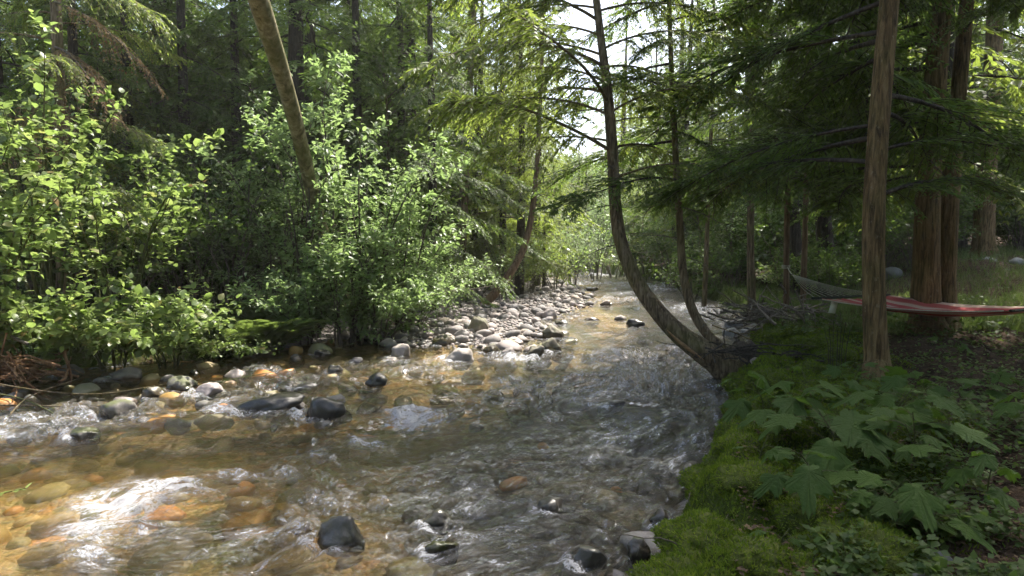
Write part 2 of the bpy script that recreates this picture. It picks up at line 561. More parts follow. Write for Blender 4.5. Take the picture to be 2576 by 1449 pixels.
# ground materials
def ground_mat():
    t = NT('forest_floor')
    p = t.pos()
    n1 = t.noise(p, 1.1, 5.0, 0.6)
    n2 = t.noise(p, 14.0, 4.0, 0.7)
    n3 = t.noise(p, 60.0, 2.0, 0.6)
    lit = t.ramp(n2, [(0.3, (0.020, 0.013, 0.008)), (0.5, (0.055, 0.036, 0.022)), (0.7, (0.11, 0.075, 0.048))])
    lit = t.mix(t.ramp(n3, [(0.6, (0, 0, 0)), (0.72, (0.6, 0.6, 0.6))]), lit, (0.16, 0.11, 0.07))
    mossc = t.ramp(n2, [(0.3, (0.022, 0.034, 0.005)), (0.6, (0.055, 0.075, 0.010)), (0.8, (0.09, 0.11, 0.015))])
    ma = t.n('Attribute', attribute_name='moss').outputs['Fac']
    f = t.ramp(t.math('ADD', ma, t.math('MULTIPLY', t.math('SUBTRACT', n1, 0.5), 0.9)), [(0.42, (0, 0, 0)), (0.58, (1, 1, 1))])
    col = t.mix(f, lit, mossc)
    bm = t.bump(t.math('ADD', n2, t.math('MULTIPLY', n3, 0.4)), 0.7, 0.05)
    b = t.n('BsdfPrincipled', {'Base Color': col, 'Roughness': 0.95, 'Specular IOR Level': 0.15, 'Normal': bm})
    return t.finish(b.outputs[0])


def bed_mat(name, stops, cell=9.0, wet=True, grey=None):
    t = NT(name)
    p = t.pos()
    v = t.n('TexVoronoi', {'Vector': p, 'Scale': cell, 'Randomness': 1.0})
    col = t.ramp(t.n('SeparateColor', {0: v.outputs['Color']}).outputs[0], stops)
    v2 = t.n('TexVoronoi', {'Vector': p, 'Scale': cell * 3.1})
    col2 = t.ramp(t.n('SeparateColor', {0: v2.outputs['Color']}).outputs[1], stops)
    n1 = t.noise(p, 1.6, 3.0)
    col = t.mix(t.ramp(n1, [(0.42, (0, 0, 0)), (0.6, (1, 1, 1))]), col, col2)
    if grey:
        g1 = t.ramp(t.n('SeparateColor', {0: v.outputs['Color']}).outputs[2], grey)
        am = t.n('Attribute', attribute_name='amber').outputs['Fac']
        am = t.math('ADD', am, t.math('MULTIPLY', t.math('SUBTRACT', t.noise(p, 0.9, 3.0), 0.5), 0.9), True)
        col = t.mix(am, g1, col)  # shade of the right channel put into the colour as grey
    if grey:
        alg = t.ramp(t.noise(p, 0.75, 3.0, 0.5, 0.6), [(0.52, (0, 0, 0)), (0.62, (0.75, 0.75, 0.75))])
        col = t.mix(alg, col, (0.085, 0.115, 0.025))
    col = t.mix(0.35, col, t.mix(1.0, col, t.ramp(t.noise(p, 40.0, 3.0), [(0.3, (0.3, 0.3, 0.3)), (0.7, (1.2, 1.2, 1.2))]), 'MULTIPLY'))
    h = t.math('ADD', t.math('MULTIPLY', v.outputs['Distance'], -1.0), t.math('MULTIPLY', v2.outputs['Distance'], -0.4))
    bm = t.bump(h, 0.8, 0.06)
    b = t.n('BsdfPrincipled', {'Base Color': col, 'Roughness': 0.5 if wet else 0.85, 'Specular IOR Level': 0.4, 'Normal': bm})
    return t.finish(b.outputs[0])


M['ground'] = ground_mat()
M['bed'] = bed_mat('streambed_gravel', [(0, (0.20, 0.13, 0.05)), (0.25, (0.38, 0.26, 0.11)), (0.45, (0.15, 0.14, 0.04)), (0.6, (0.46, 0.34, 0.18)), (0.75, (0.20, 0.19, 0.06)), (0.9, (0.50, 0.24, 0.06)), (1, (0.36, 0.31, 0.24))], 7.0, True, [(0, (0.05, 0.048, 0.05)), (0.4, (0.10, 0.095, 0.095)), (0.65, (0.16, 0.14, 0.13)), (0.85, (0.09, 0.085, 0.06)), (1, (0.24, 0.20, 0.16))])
M['bar'] = bed_mat('bar_gravel', [(0, (0.14, 0.125, 0.115)), (0.4, (0.26, 0.235, 0.22)), (0.7, (0.36, 0.32, 0.295)), (1, (0.22, 0.19, 0.155))], 11.0, False)

sunlit_amber_a = np.maximum(smooth((0.35 - flow_coords(GX, GY)[1]) / 1.3), smooth((-0.2 - GX.ravel()) / 1.3) * smooth((10.0 - GY.ravel()) / 1.0))  # sun and shade painted into the bed: amber where lit, grey where shaded
moss_a = np.where(gright, 0.85 * smooth(1.2 - gsd / 1.9) + 0.15, 0.62) + 0.12 * glump


def part_of_ground(name, k, mat):
    q = GQ[kind_face == k]
    used = np.unique(q)
    remap = np.full(len(GV), -1)
    remap[used] = np.arange(len(used))
    o = obj(name, mesh(name, GV[used], [remap[q]], [mat], attrs={'moss': moss_a[used], 'amber': sunlit_amber_a[used]}), kind='structure')
    return o


ground = part_of_ground('ground', 0, M['ground'])
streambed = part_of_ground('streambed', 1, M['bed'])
gravel_bar = part_of_ground('gravel_bar', 2, M['bar'])

# ------------------------------------------------------------------ boulders in the stream (pixel of base centre, width, height in photo scale)
BOULDERS = [
    # px, base y, width, height, material, shape, label
    (815, 1050, 112, 68, 'stone_dark', 'round', 'smooth dark rounded boulder alone in the sunlit stream beside the flat slab'),
    (655, 1036, 205, 58, 'stone_dark', 'slab', 'long flat grey slab lying in the water next to the dark rounded boulder'),
    (1157, 915, 76, 50, 'stone_dry', 'round', 'pinkish rounded boulder at the front edge of the gravel bar shallows'),
    (1006, 902, 52, 48, 'stone_dry', 'round', 'grey upright boulder in the shallows left of the pinkish one'),
    (842, 942, 40, 38, 'stone_dark', 'round', 'small dark round stone standing in the amber shallows'),
    (945, 968, 60, 38, 'stone_dark', 'round', 'low black wet stone in rippling water below the shallows'),
    (1390, 892, 72, 52, 'stone_olive', 'angular', 'angular olive grey boulder at the right of the midstream row'),
    (1347, 902, 46, 46, 'stone_olive', 'angular', 'dark upright boulder touching the angular olive one midstream'),
    (1237, 892, 52, 38, 'stone_olive', 'angular', 'dark tilted boulder at the left of the midstream row'),
    (1281, 898, 42, 32, 'stone_dry', 'round', 'shiny splashed stone in the middle of the midstream row'),
    (1203, 848, 58, 50, 'stone_olive', 'round', 'large boulder with olive underside at the gravel bar edge'),
    (1117, 870, 64, 34, 'stone_olive', 'angular', 'blocky olive brown boulder in the shallows behind the pinkish one'),
    (1393, 852, 58, 44, 'stone_olive', 'round', 'pink and brown boulder by the channel right of the gravel bar'),
    (1385, 806, 44, 34, 'stone_dry', 'round', 'pale rounded stone in calm water beside the gravel bar'),
    (1410, 818, 40, 20, 'stone_dark', 'round', 'low dark stone in calm water beside the pale one'),
    (1598, 822, 54, 26, 'stone_dark', 'round', 'dark half submerged stone under the leaning tree'),
    (1537, 1030, 80, 34, 'stone_dark', 'slab', 'black wet slab breaking the shaded middle channel'),
    (852, 1385, 134, 118, 'stone_dark', 'angular', 'big dark angular boulder at the shadow edge in the near stream'),
    (1098, 1338, 84, 78, 'stone_dark', 'round', 'wet black boulder reflecting sky in the near shaded stream'),
    (1112, 1405, 104, 74, 'stone_mossy', 'round', 'dark boulder with green algae in the near shaded stream'),
    (1384, 1292, 80, 62, 'stone_dark', 'wedge', 'brown wedge shaped rock sticking out of the shaded stream'),
    (1480, 1425, 104, 70, 'stone_dark', 'round', 'broad submerged dark boulder at the bottom of the shaded stream'),
    (1605, 1405, 70, 74, 'stone_mossy', 'round', 'green stained boulder against the mossy bank at the bottom'),
    (1668, 1320, 70, 56, 'stone_mossy', 'round', 'dark boulder wedged at the foot of the mossy bank'),
    (1738, 1195, 70, 46, 'stone_dark', 'round', 'black rock under the overhanging leaves at the mossy bank'),
    (285, 1056, 96, 62, 'stone_mossy', 'angular', 'brown mossy boulder under the twigs near the left shore'),
    (226, 1060, 27, 24, 'stone_orange', 'round', 'small bright orange stone leaning on the brown mossy boulder'),
    (518, 1002, 76, 46, 'stone_dry', 'round', 'dry grey stone in the riffle left of the flat slab'),
    (378, 1005, 66, 40, 'stone_olive', 'round', 'olive stone in the riffle under the overhanging leaves'),
    (205, 1112, 78, 42, 'stone_mossy', 'round', 'green mossy stone just breaking the surface near the left shore'),
    (450, 985, 76, 48, 'stone_mossy', 'round', 'mossy boulder beneath the drooping leaves at the left shore'),
    (310, 958, 92, 50, 'stone_dry', 'angular', 'pale angular boulder on the left shore under the big leaves'),
    (170, 950, 70, 40, 'stone_dry', 'angular', 'pale flat boulder on the left shore by the orange debris'),
    (765, 985, 64, 30, 'stone_dark', 'slab', 'low wet stone in the riffle above the dark rounded boulder'),
    (985, 915, 40, 24, 'stone_dry', 'round', 'small grey stone in front of the upright grey boulder'),
    (895, 918, 40, 24, 'stone_dry', 'round', 'small grey stone right of the dark round stone in the shallows'),
    (1848, 826, 48, 24, 'stone_bank', 'round', 'flat grey stone at the water edge below the driftwood'),
    (1842, 848, 46, 30, 'stone_bank', 'round', 'bluish rounded stone at the water edge below the driftwood'),
    (1884, 838, 40, 22, 'stone_bank', 'round', 'pale stone tucked against the driftwood heap'),
    (1525, 768, 30, 16, 'stone_dry', 'round', 'small pinkish stone far out in the upper stream'),
    (1490, 732, 34, 16, 'stone_olive', 'round', 'dark stone in the upper stream past the gravel bar'),
    (1560, 805, 34, 16, 'stone_dry', 'round', 'small pale stone amid ripples left of the leaning trunk'),
    (120, 1085, 60, 34, 'stone_dark', 'round', 'dark stone beneath the bent twigs near the left edge'),
    (40, 1110, 70, 40, 'stone_dry', 'round', 'pale stone at the left edge of the near stream'),
    (810, 895, 44, 20, 'stone_dark', 'round', 'white splashed stone in the shallows below the ferns'),
]


def ico(sub):
    import bmesh
    bm = bmesh.new()
    bmesh.ops.create_icosphere(bm, subdivisions=sub, radius=1.0)
    V = np.array([v.co[:] for v in bm.verts])
    F = np.array([[v.index for v in f.verts] for f in bm.faces])
    bm.free()
    return V, F


ICO = {k: ico(k) for k in (1, 2, 3, 4)}


def stone_shape(seed, sub=3, shape='round'):
    V, F = ICO[sub]
    V = V.copy()
    r = np.random.default_rng(seed)
    if shape in ('angular', 'wedge', 'slab'):
        # planed faces: clip against random planes, then soften
        for k in range(9 if shape != 'slab' else 6):
            nrm = unit(r.normal(size=3))
            d = r.uniform(0.62, 0.86)
            h = V @ nrm
            V = V - np.maximum(0, h - d)[:, None] * nrm * 0.92
    else:
        for k in range(4):
            nrm = unit(r.normal(size=3))
            h = V @ nrm
            V = V - np.maximum(0, h - r.uniform(0.55, 0.8))[:, None] * nrm * 0.6
    V = V * (1 + 0.19 * fbm(V * 1.3 + seed, seed, 3)[:, None] + 0.04 * fbm(V * 5.0 + seed, seed + 3, 2)[:, None])
    if shape == 'wedge':
        V[:, 2] *= 0.75 + 0.55 * (V[:, 0] + 1) / 2
    V /= np.abs(V).max(0)
    return V, F


ROCKS_XY = []
for k, (px, by, w, h, mat, shp, lab) in enumerate(BOULDERS):
    g = gp(px, by, 0.0)
    sc = g[1] / FPX
    hw, hh = w * sc / 2, h * sc * (0.78 if by < 1150 else 0.68)
    shp = 'angular' if shp == 'round' and k not in (0, 2, 3, 13) else shp
    V, F = stone_shape(100 + k, 4, shp)
    dep = 0.85 if shp != 'slab' else 0.6
    below = 0.45 if shp != 'slab' else 0.6
    V = V * np.array([hw, hw * dep, hh * 0.80])
    base = tz(g[0], g[1] + hw * dep * 0.6)
    ctr = np.array([g[0], g[1] + hw * dep * 0.5, max(hh * 0.22, base + 0.3 * hh)])
    if shp == 'slab':
        ctr[2] = hh * 0.15
        V[:, 2] = V[:, 2] * 0.9 + 0.18 * V[:, 0]
    o = obj('boulder', mesh('boulder', V, [F], [M[mat]]), loc=ctr, rot=(0, 0, rng.uniform(-0.3, 0.3)))
    tag(o, lab, 'boulder', 'boulders standing in the stream')
    ROCKS_XY.append((ctr[0], ctr[1], hw, hw * dep))

# bank boulders on the right
for px, by, w, h, z, lab in (
        (2247, 742, 60, 38, 0.42, 'big grey boulder on the grass behind the hammock'),
        (2080, 705, 30, 18, 0.5, 'small grey boulder in the grass under the flared trunk'),
        (2485, 738, 52, 20, 0.5, 'low grey stone in the grass at the far right'),
        (2560, 742, 42, 22, 0.5, 'pale grey stone at the right edge of the grass'),
        (2330, 1445, 78, 56, 0.42, 'speckled grey stone sunk in the near right bank'),
        (2200, 1335, 44, 30, 0.42, 'small pale stone under the lobed leaves on the near bank'),
        (2375, 1335, 64, 40, 0.45, 'blurred grey stone among litter on the near right bank'),
        (1945, 1000, 60, 26, 0.40, 'flat dark stone set into the mossy bank edge')):
    g = gp(px, by, z)
    g[2] = tz(g[0], g[1])
    sc = g[1] / FPX
    V, F = stone_shape(px, 3, 'round')
    V = V * np.array([w * sc / 2, w * sc / 2 * 0.8, h * sc * 0.62])
    o = obj('bank_boulder', mesh('bank_boulder', V, [F], [M['stone_bank']]), loc=(g[0], g[1] + w * sc * 0.2, g[2] + h * sc * 0.25))
    tag(o, lab, 'boulder')

# stones of the gravel bar and of the bed: shared shapes, one object each
SV = []
for k in range(9):
    V, F = stone_shape(500 + k, 2, 'round' if k < 6 else 'angular')
    SV.append([mesh('stone', V * np.array([1, 0.85, 0.66]), [F], [M[m]]) for m in ('stone_dry', 'stone_bed', 'stone_orange', 'stone_greybed')])


def place_stones(parent, n, region, sizes, mat_i, min_gap=0.8, lift=0.25, ok=None, seed=1, zabs=None):
    r = np.random.default_rng(seed)
    C = np.array([region(r) for _ in range(n * 25)])
    zz, sd, right, bar, _ = terrain(C[:, 0], C[:, 1])
    keep = ok(sd, right, bar)
    C, zz = C[keep], zz[keep]
    done = np.zeros((0, 3))
    for (x, y), z in zip(C, zz):
        if len(done) >= n:
            break
        s = sizes(r, len(done) / n)
        if len(done) and (((done[:, 0] - x) ** 2 + (done[:, 1] - y) ** 2) < ((done[:, 2] + s) * min_gap) ** 2).any():
            continue
        done = np.vstack([done, (x, y, s)])
        mi = mat_i(r) if callable(mat_i) else mat_i
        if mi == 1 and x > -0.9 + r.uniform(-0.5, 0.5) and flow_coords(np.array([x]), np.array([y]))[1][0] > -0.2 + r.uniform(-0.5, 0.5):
            mi = 3  # bed stones in the shaded channel coloured grey to deepen its shade
        obj('stone', SV[r.integers(0, 9)][mi], parent, (x, y, z + s * lift if zabs is None else zabs + s * lift), (r.uniform(-.35, .35), r.uniform(-.35, .35), r.uniform(0, 6.3)),
            (s * r.uniform(0.85, 1.25), s * r.uniform(0.85, 1.1), s * r.uniform(0.8, 1.15)))


def px_region(x0, x1, y0, y1, z=0.0):
    def f(r):
        g = gp(r.uniform(x0, x1), r.uniform(y0, y1), z)
        return g[0], g[1]
    return f


def on_bar(sd, right, bar):
    return ~right & (bar | ((sd > -0.3) & (sd < 0)))


def in_water(sd, right, bar):
    return sd < -0.12


place_stones(gravel_bar, 295, px_region(860, 1490, 718, 885), lambda r, t: (0.30 - 0.17 * t) * r.uniform(0.7, 1.15) * 0.62, 0, 0.72, 0.28, on_bar, 5)
place_stones(streambed, 60, px_region(700, 1450, 800, 990), lambda r, t: (0.26 - 0.12 * t) * r.uniform(0.7, 1.1), lambda r: int(r.random() < 0.45), 0.8, 0.45, in_water, 6)
place_stones(streambed, 78, px_region(0, 860, 915, 1075), lambda r, t: (0.19 - 0.12 * t) * r.uniform(0.6, 1.2), lambda r: 0 if r.random() < 0.25 else 2 if r.random() < 0.18 else 3 if r.random() < 0.4 else 1, 0.8, 0.1, in_water, 7, -0.045)
place_stones(streambed, 140, px_region(-60, 1750, 960, 1500), lambda r, t: (0.19 - 0.10 * t) * r.uniform(0.6, 1.2), lambda r: 2 if r.random() < 0.09 else 1, 0.8, 0.05, in_water, 8)
place_stones(streambed, 24, px_region(1480, 1850, 725, 900), lambda r, t: (0.26 - 0.1 * t) * r.uniform(0.7, 1.1), lambda r: int(r.random() < 0.7), 0.85, 0.55, in_water, 9)
# the finest pebbles of the bar, too many to pick apart
acc = Acc()
r = np.random.default_rng(33)
P = np.array([gp(r.uniform(860, 1500), r.uniform(715, 880))[:2] for _ in range(6500)])
zz, sd, right, bar, _ = terrain(P[:, 0], P[:, 1])
keep = (~right) & (sd > -0.5) & (bar | (sd < 0))
P, zz = P[keep], zz[keep]
V1, F1 = ICO[1]
sz = r.uniform(0.022, 0.065, len(P))
PV, PF = scatter(V1 * np.array([1, 0.8, 0.6]), F1, np.column_stack([P, zz + sz * 0.25]), unit(r.normal(size=(len(P), 3)) * [1, 1, 0.15]), np.tile([0, 0, 1.0], (len(P), 1)), sz)
pebmat = stone_mat('pebble_mix', GREYS, 0.03)
pm = NT('pebbles')
isl = pm.n('NewGeometry').outputs['Random Per Island']
pb = pm.n('BsdfPrincipled', {'Base Color': pm.ramp(isl, [(p_, tuple(0.85 * v for v in c_)) for p_, c_ in GREYS]), 'Roughness': 0.8})
M['pebbles'] = pm.finish(pb.outputs[0])
obj('pebbles', mesh('pebbles', PV, [PF], [M['pebbles']]), gravel_bar, kind='stuff')

# ------------------------------------------------------------------ water surface
rows = np.exp(np.linspace(math.log(1.6), math.log(62.0), 560))
cols = np.linspace(0, 1, 430)
xr = np.interp(rows, [1.5, 2.5, 4, 6, 9, 12, 17, 26, 36, 44, 62], [0.4, 1.2, 2.2, 3.4, 4.4, 5.6, 7.2, 9.0, 8.4, 5, -10])
xl = np.interp(rows, [1.5, 12, 22, 28, 36, 44, 62], [-3.8, -12.4, -1.5, 0.8, -1.5, -10, -30])
WX = xl[:, None] + (xr - xl)[:, None] * cols[None]
WY = np.repeat(rows[:, None], len(cols), 1)
wx, wy = WX.ravel(), WY.ravel()
FLOW = spline([(x_, y_, 0) for x_, y_ in ((-60, 68), (-5, 47), (3, 41), (5.6, 34), (6, 27), (5.5, 21), (4.6, 16), (3.6, 12.5), (2.6, 9.5), (1.6, 7.0), (0, 5.0), (-1.8, 3.9), (-4, 3.2), (-7, 2.9), (-14, 2.8), (-60, 2))], 100)[:, :2]
S_, N_ = flow_coords(wx, wy, FLOW)
FOAM = [  # photo centre, half-size along x and y in photo scale, strength
    (300, 1285, 170, 60, 0.98), (430, 1235, 200, 36, 0.8), (215, 1345, 150, 50, 0.85), (230, 1420, 110, 40, 0.7), (620, 1200, 160, 22, 0.62), (1040, 1058, 105, 30, 1.2), (925, 1112, 55, 28, 1.0), (700, 1085, 60, 14, .35),
    (1230, 985, 170, 16, 0.6), (1300, 905, 110, 14, 0.8), (1560, 935, 130, 34, 0.5), (1480, 900, 70, 14, .4), (1640, 890, 80, 14, 0.4),
    (560, 1190, 130, 16, 0.5), (800, 1150, 60, 26, 0.45), (330, 1340, 150, 60, 0.6), (130, 1190, 100, 12, 0.3), (300, 935, 160, 20, 0.5),
    (1000, 905, 60, 10, 0.3), (1700, 780, 110, 10, 0.5), (1560, 740, 90, 8, 0.6), (1180, 925, 40, 8, .5), (650, 905, 60, 12, .35),
    (1880, 960, 60, 20, 0.4), (1420, 1200, 140, 30, 0.16), (1130, 1330, 120, 40, 0.2), (1500, 1330, 150, 40, 0.16), (560, 1340, 80, 60, .3), (900, 1330, 60, 40, .25), (1330, 1090, 150, 20, .2), (80, 1150, 90, 18, .35)]
foam = np.zeros(len(wx))
for px, py, hx, hy, a in FOAM:
    c, ex, ey = gp(px, py), gp(px + hx, py), gp(px, py - hy)
    sx, sy = ex[0] - c[0], max(ey[1] - c[1], 0.12)
    shear = (c[0]) / c[1]
    dx, dy = (wx - c[0]) - shear * (wy - c[1]), wy - c[1]
    foam = np.maximum(foam, a * np.exp(-((dx / sx) ** 2 + (dy / sy) ** 2) * 1.1))
# white water collects just downstream of rocks
flowdir = np.array([-0.75, -0.66])
for bx, byy, hw, hd in ROCKS_XY:
    d = np.hypot((wx - bx) / (hw * 1.25), (wy - byy) / (hd * 1.35))
    down = ((wx - bx) * flowdir[0] + (wy - byy) * flowdir[1]) / (np.hypot(wx - bx, wy - byy) + 1e-6)
    foam = np.maximum(foam, (0.42 + 0.34 * down) * np.exp(-((d - 1.0) / np.where(down > 0, 0.22 + 0.35 * down, 0.10)) ** 2))
q = np.stack([S_ * 1.15, N_ * 1.75, np.zeros_like(S_)], 1)
warp = np.stack([fbm(q * 0.55, 31, 2), fbm(q * 0.55 + 9, 32, 2), 0 * S_], 1)
qw = q + 0.9 * warp
calm = smooth((1.9 - wx) / 1.2) * smooth((wy - 10) / 2.5)
low = fbm(q * np.array([0.32, 0.30, 1]), 72, 3)
foam = np.maximum(foam, 0.36 + 0.26 * low - 0.22 * calm - 0.19 * smooth((0.2 - wx) / 1.5))
chop = np.clip(0.75 + 0.85 * low + 0.5 * smooth(foam * 1.2), 0.15, 1.7) * (1 - 0.6 * calm)
rid = lambda p_, sd_: 1 - 2 * np.abs(fbm(p_, sd_, 3))
hgt = 0.040 * rid(qw * np.array([0.8, 0.55, 1]), 51) + 0.024 * rid(qw * np.array([2.0, 1.4, 1]), 57) + 0.024 * rid(qw * np.array([3.6, 2.8, 1]), 61) + 0.012 * fbm(qw * np.array([9, 7, 1]), 63, 2)
hgt = hgt * chop
hgt = hgt + 0.05 * foam * fbm(np.stack([wx * 4, wy * 4, 0 * wx], 1), 87, 3) * smooth(foam - 0.3) + 0.020 * smooth(foam * 1.2 - 0.3) * fbm(np.stack([wx * 13, wy * 13, 0 * wx], 1), 88, 3)
foam = foam + 0.25 * np.clip(hgt / 0.06, -1, 1)
for bx, byy, hw, hd in ROCKS_XY:
    d2 = ((wx - bx - 0.25 * hw) / (hw * 1.3)) ** 2 + ((wy - byy - 0.25 * hd) / (hd * 1.4)) ** 2
    hgt += 0.03 * np.exp(-d2 * 0.8)
WV = np.stack([wx, wy, hgt], 1)
nc = len(cols)
ii = (np.arange(len(rows) - 1)[:, None] * nc + np.arange(nc - 1)[None]).ravel()
WQ = np.stack([ii, ii + 1, ii + nc + 1, ii + nc], 1)


def water_mat():
    t = NT('stream_water')
    fl = t.n('Attribute', attribute_name='flow').outputs['Vector']
    ch = t.n('Attribute', attribute_name='chop').outputs['Fac']
    fo = t.n('Attribute', attribute_name='foam').outputs['Fac']
    n1 = t.noise(t.n('Mapping', {'Vector': fl, 'Scale': (4.0, 6.0, 1)}).outputs[0], 1.0, 4.0, 0.6, 1.2)
    n2 = t.noise(t.n('Mapping', {'Vector': fl, 'Scale': (15.0, 21.0, 1)}).outputs[0], 1.0, 4.0, 0.65, 1.5)
    h = t.math('ADD', n1, t.math('MULTIPLY', n2, 0.5))
    bm = t.bump(t.math('MULTIPLY', h, ch), 1.0, 0.10)
    fr = t.n('Fresnel', {'IOR': 1.33, 'Normal': bm}).outputs[0]
    tr = t.n('BsdfTransparent', {'Color': (0.95, 0.90, 0.75, 1)})
    rf = t.n('BsdfRefraction', {'Color': (0.95, 0.90, 0.75, 1), 'Roughness': 0.08, 'IOR': 1.33, 'Normal': bm})
    body = t.n('MixShader', {0: 0.25, 1: tr.outputs[0], 2: rf.outputs[0]}).outputs[0]
    gl = t.n('BsdfGlossy', {'Color': (1, 1, 1, 1), 'Roughness': 0.05, 'Normal': bm})
    w = t.n('MixShader', {0: fr, 1: body, 2: gl.outputs[0]}).outputs[0]
    f1 = t.noise(t.n('Mapping', {'Vector': fl, 'Scale': (3.4, 8.0, 1)}).outputs[0], 1.0, 7.0, 0.75, 1.6)
    f2 = t.noise(t.n('Mapping', {'Vector': fl, 'Scale': (26.0, 38.0, 1)}).outputs[0], 1.0, 4.0, 0.75, 0.8)
    f3 = t.noise(t.n('Mapping', {'Vector': fl, 'Scale': (70.0, 80.0, 1)}).outputs[0], 1.0, 2.0, 0.6)
    ft = t.math('ADD', t.math('ADD', t.math('MULTIPLY', f1, 0.5), t.math('MULTIPLY', f2, 0.34)), t.math('MULTIPLY', f3, 0.16))
    a = t.math('ADD', t.math('SUBTRACT', ft, 0.5), t.math('MULTIPLY', t.math('SUBTRACT', fo, 0.66), 0.22))
    veil = t.n('MapRange', {0: a, 1: -0.08, 2: 0.12, 3: 0.0, 4: 0.24}).outputs[0]
    crest = t.n('MapRange', {0: a, 1: 0.02, 2: 0.09, 3: 0.0, 4: 0.54}).outputs[0]
    fac = t.math('ADD', veil, crest)
    fbm_ = t.bump(t.math('ADD', f1, f2), 0.8, 0.04)
    fd = t.n('BsdfPrincipled', {'Base Color': (0.50, 0.505, 0.53, 1), 'Roughness': 0.5, 'Normal': fbm_}).outputs[0]
    return t.finish(t.n('MixShader', {0: fac, 1: w, 2: fd}).outputs[0])


M['water'] = water_mat()
water = obj('stream_water', mesh('stream_water', WV, [WQ], [M['water']], attrs={'foam': foam, 'chop': chop, 'flow': np.stack([S_, N_, 0 * S_], 1) + 0.35 * warp}), kind='structure')
print('terrain+water', round(time.time() - T0, 1))

# ------------------------------------------------------------------ plant building blocks
KITE = np.array([(0, 0, 0), (-0.5, 0.42, 0.03), (0, 1, -0.03), (0.5, 0.42, 0.03)], float)
KITE_F = np.array([(0, 2, 1), (0, 3, 2)])
# broad leaf: folded along the midrib, drooping tip
LEAF = np.array([(0, 0, 0), (-0.26, 0.16, 0.045), (-0.36, 0.42, 0.06), (-0.25, 0.72, 0.02), (0, 1.0, -0.14),
                 (0.25, 0.72, 0.02), (0.36, 0.42, 0.06), (0.26, 0.16, 0.045), (0, 0.42, 0.0), (0, 0.74, -0.04)], float)
LEAF_F = np.array([(0, 8, 1), (1, 8, 2), (2, 8, 9), (2, 9, 3), (3, 9, 4), (4, 9, 5), (5, 9, 6), (6, 9, 8), (6, 8, 7), (7, 8, 0)])
NARROW = LEAF * np.array([0.62, 1, 1])
UP = np.array([0, 0, 1.0])


def conifer_branch(seed, L=2.4, n2=44, l2=0.6, n3=12, rl=0.11, rw=0.024, up=0.15, droop=0.35, hang=0.55, twigs=True, bare=0.15):
    r = np.random.default_rng(seed)
    acc = Acc()
    t = np.linspace(0, 1, 12)
    wob = 0.04 * L * np.sin(t * 5 + r.uniform(0, 6))
    ax = np.stack([L * t, wob * t, L * (up * t - droop * t ** 2)], 1)
    acc.tube(ax, np.linspace(0.011 * L ** 0.7 + 0.004, 0.003, 12), 5, 0)
    tt = np.sort(r.uniform(bare, 1.0, n2))
    base = np.stack([np.interp(tt, t, ax[:, k]) for k in range(3)], 1)
    side = np.where(np.arange(n2) % 2, 1.0, -1.0)
    ang = r.uniform(0.6, 1.1, n2) * (1.15 - 0.6 * tt)
    ln = l2 * (0.35 + 0.9 * np.sin(np.pi * np.clip(tt * 0.85 + 0.12, 0, 1))) * r.uniform(0.6, 1.15, n2)
    d = np.stack([np.cos(ang), side * np.sin(ang), r.uniform(-0.25, 0.12, n2)], 1)
    hg = hang * r.uniform(0.5, 1.3, n2)
    u = np.linspace(0.08, 1, n3)
    P = base[:, None] + d[:, None] * (ln[:, None] * u)[..., None]
    P[..., 2] -= hg[:, None] * ln[:, None] * u ** 2
    dP = d[:, None] * np.ones((n2, n3, 1))
    dP[..., 2] -= 2 * hg[:, None] * u
    dP = unit(dP)
    perp = unit(np.cross(dP, UP))
    Ps, Ds, Ns, Ss = [], [], [], []
    for s in (-1, 1):
        a = r.uniform(0.5, 1.1, (n2, n3, 1))
        D = dP + s * perp * a + r.normal(0, 0.18, (n2, n3, 3))
        D[..., 2] -= 0.25 * hang + 0.1
        Ps.append(P.reshape(-1, 3))
        Ds.append(D.reshape(-1, 3))
        Ns.append((UP + r.normal(0, 0.4, (n2 * n3, 3))))
        sz = (rl * (1.15 - 0.65 * u)[None] * r.uniform(0.7, 1.25, (n2, n3))).reshape(-1)
        Ss.append(np.stack([rw * r.uniform(0.8, 1.3, n2 * n3), sz, sz], 1))
    V, F = scatter(KITE, KITE_F, np.concatenate(Ps), np.concatenate(Ds), np.concatenate(Ns), np.concatenate(Ss))
    acc.add(V, F, 1)
    if twigs:
        for i in range(n2):
            pp = P[i, np.unique(np.linspace(0, n3 - 1, 4).astype(int))]
            acc.tube(pp, np.linspace(0.005, 0.002, len(pp)), 3, 0)
    return acc


def place_matrix(p, d, up=UP, s=1.0, roll=0.0):
    d = unit(np.asarray(d, float))
    y = unit(np.cross(up, d))
    z = np.cross(d, y)
    if roll:
        y, z = y * math.cos(roll) + z * math.sin(roll), z * math.cos(roll) - y * math.sin(roll)
    m = np.eye(4)
    m[:3, 0], m[:3, 1], m[:3, 2], m[:3, 3] = d * s, y * s, z * s, p
    return Matrix(m.tolist())


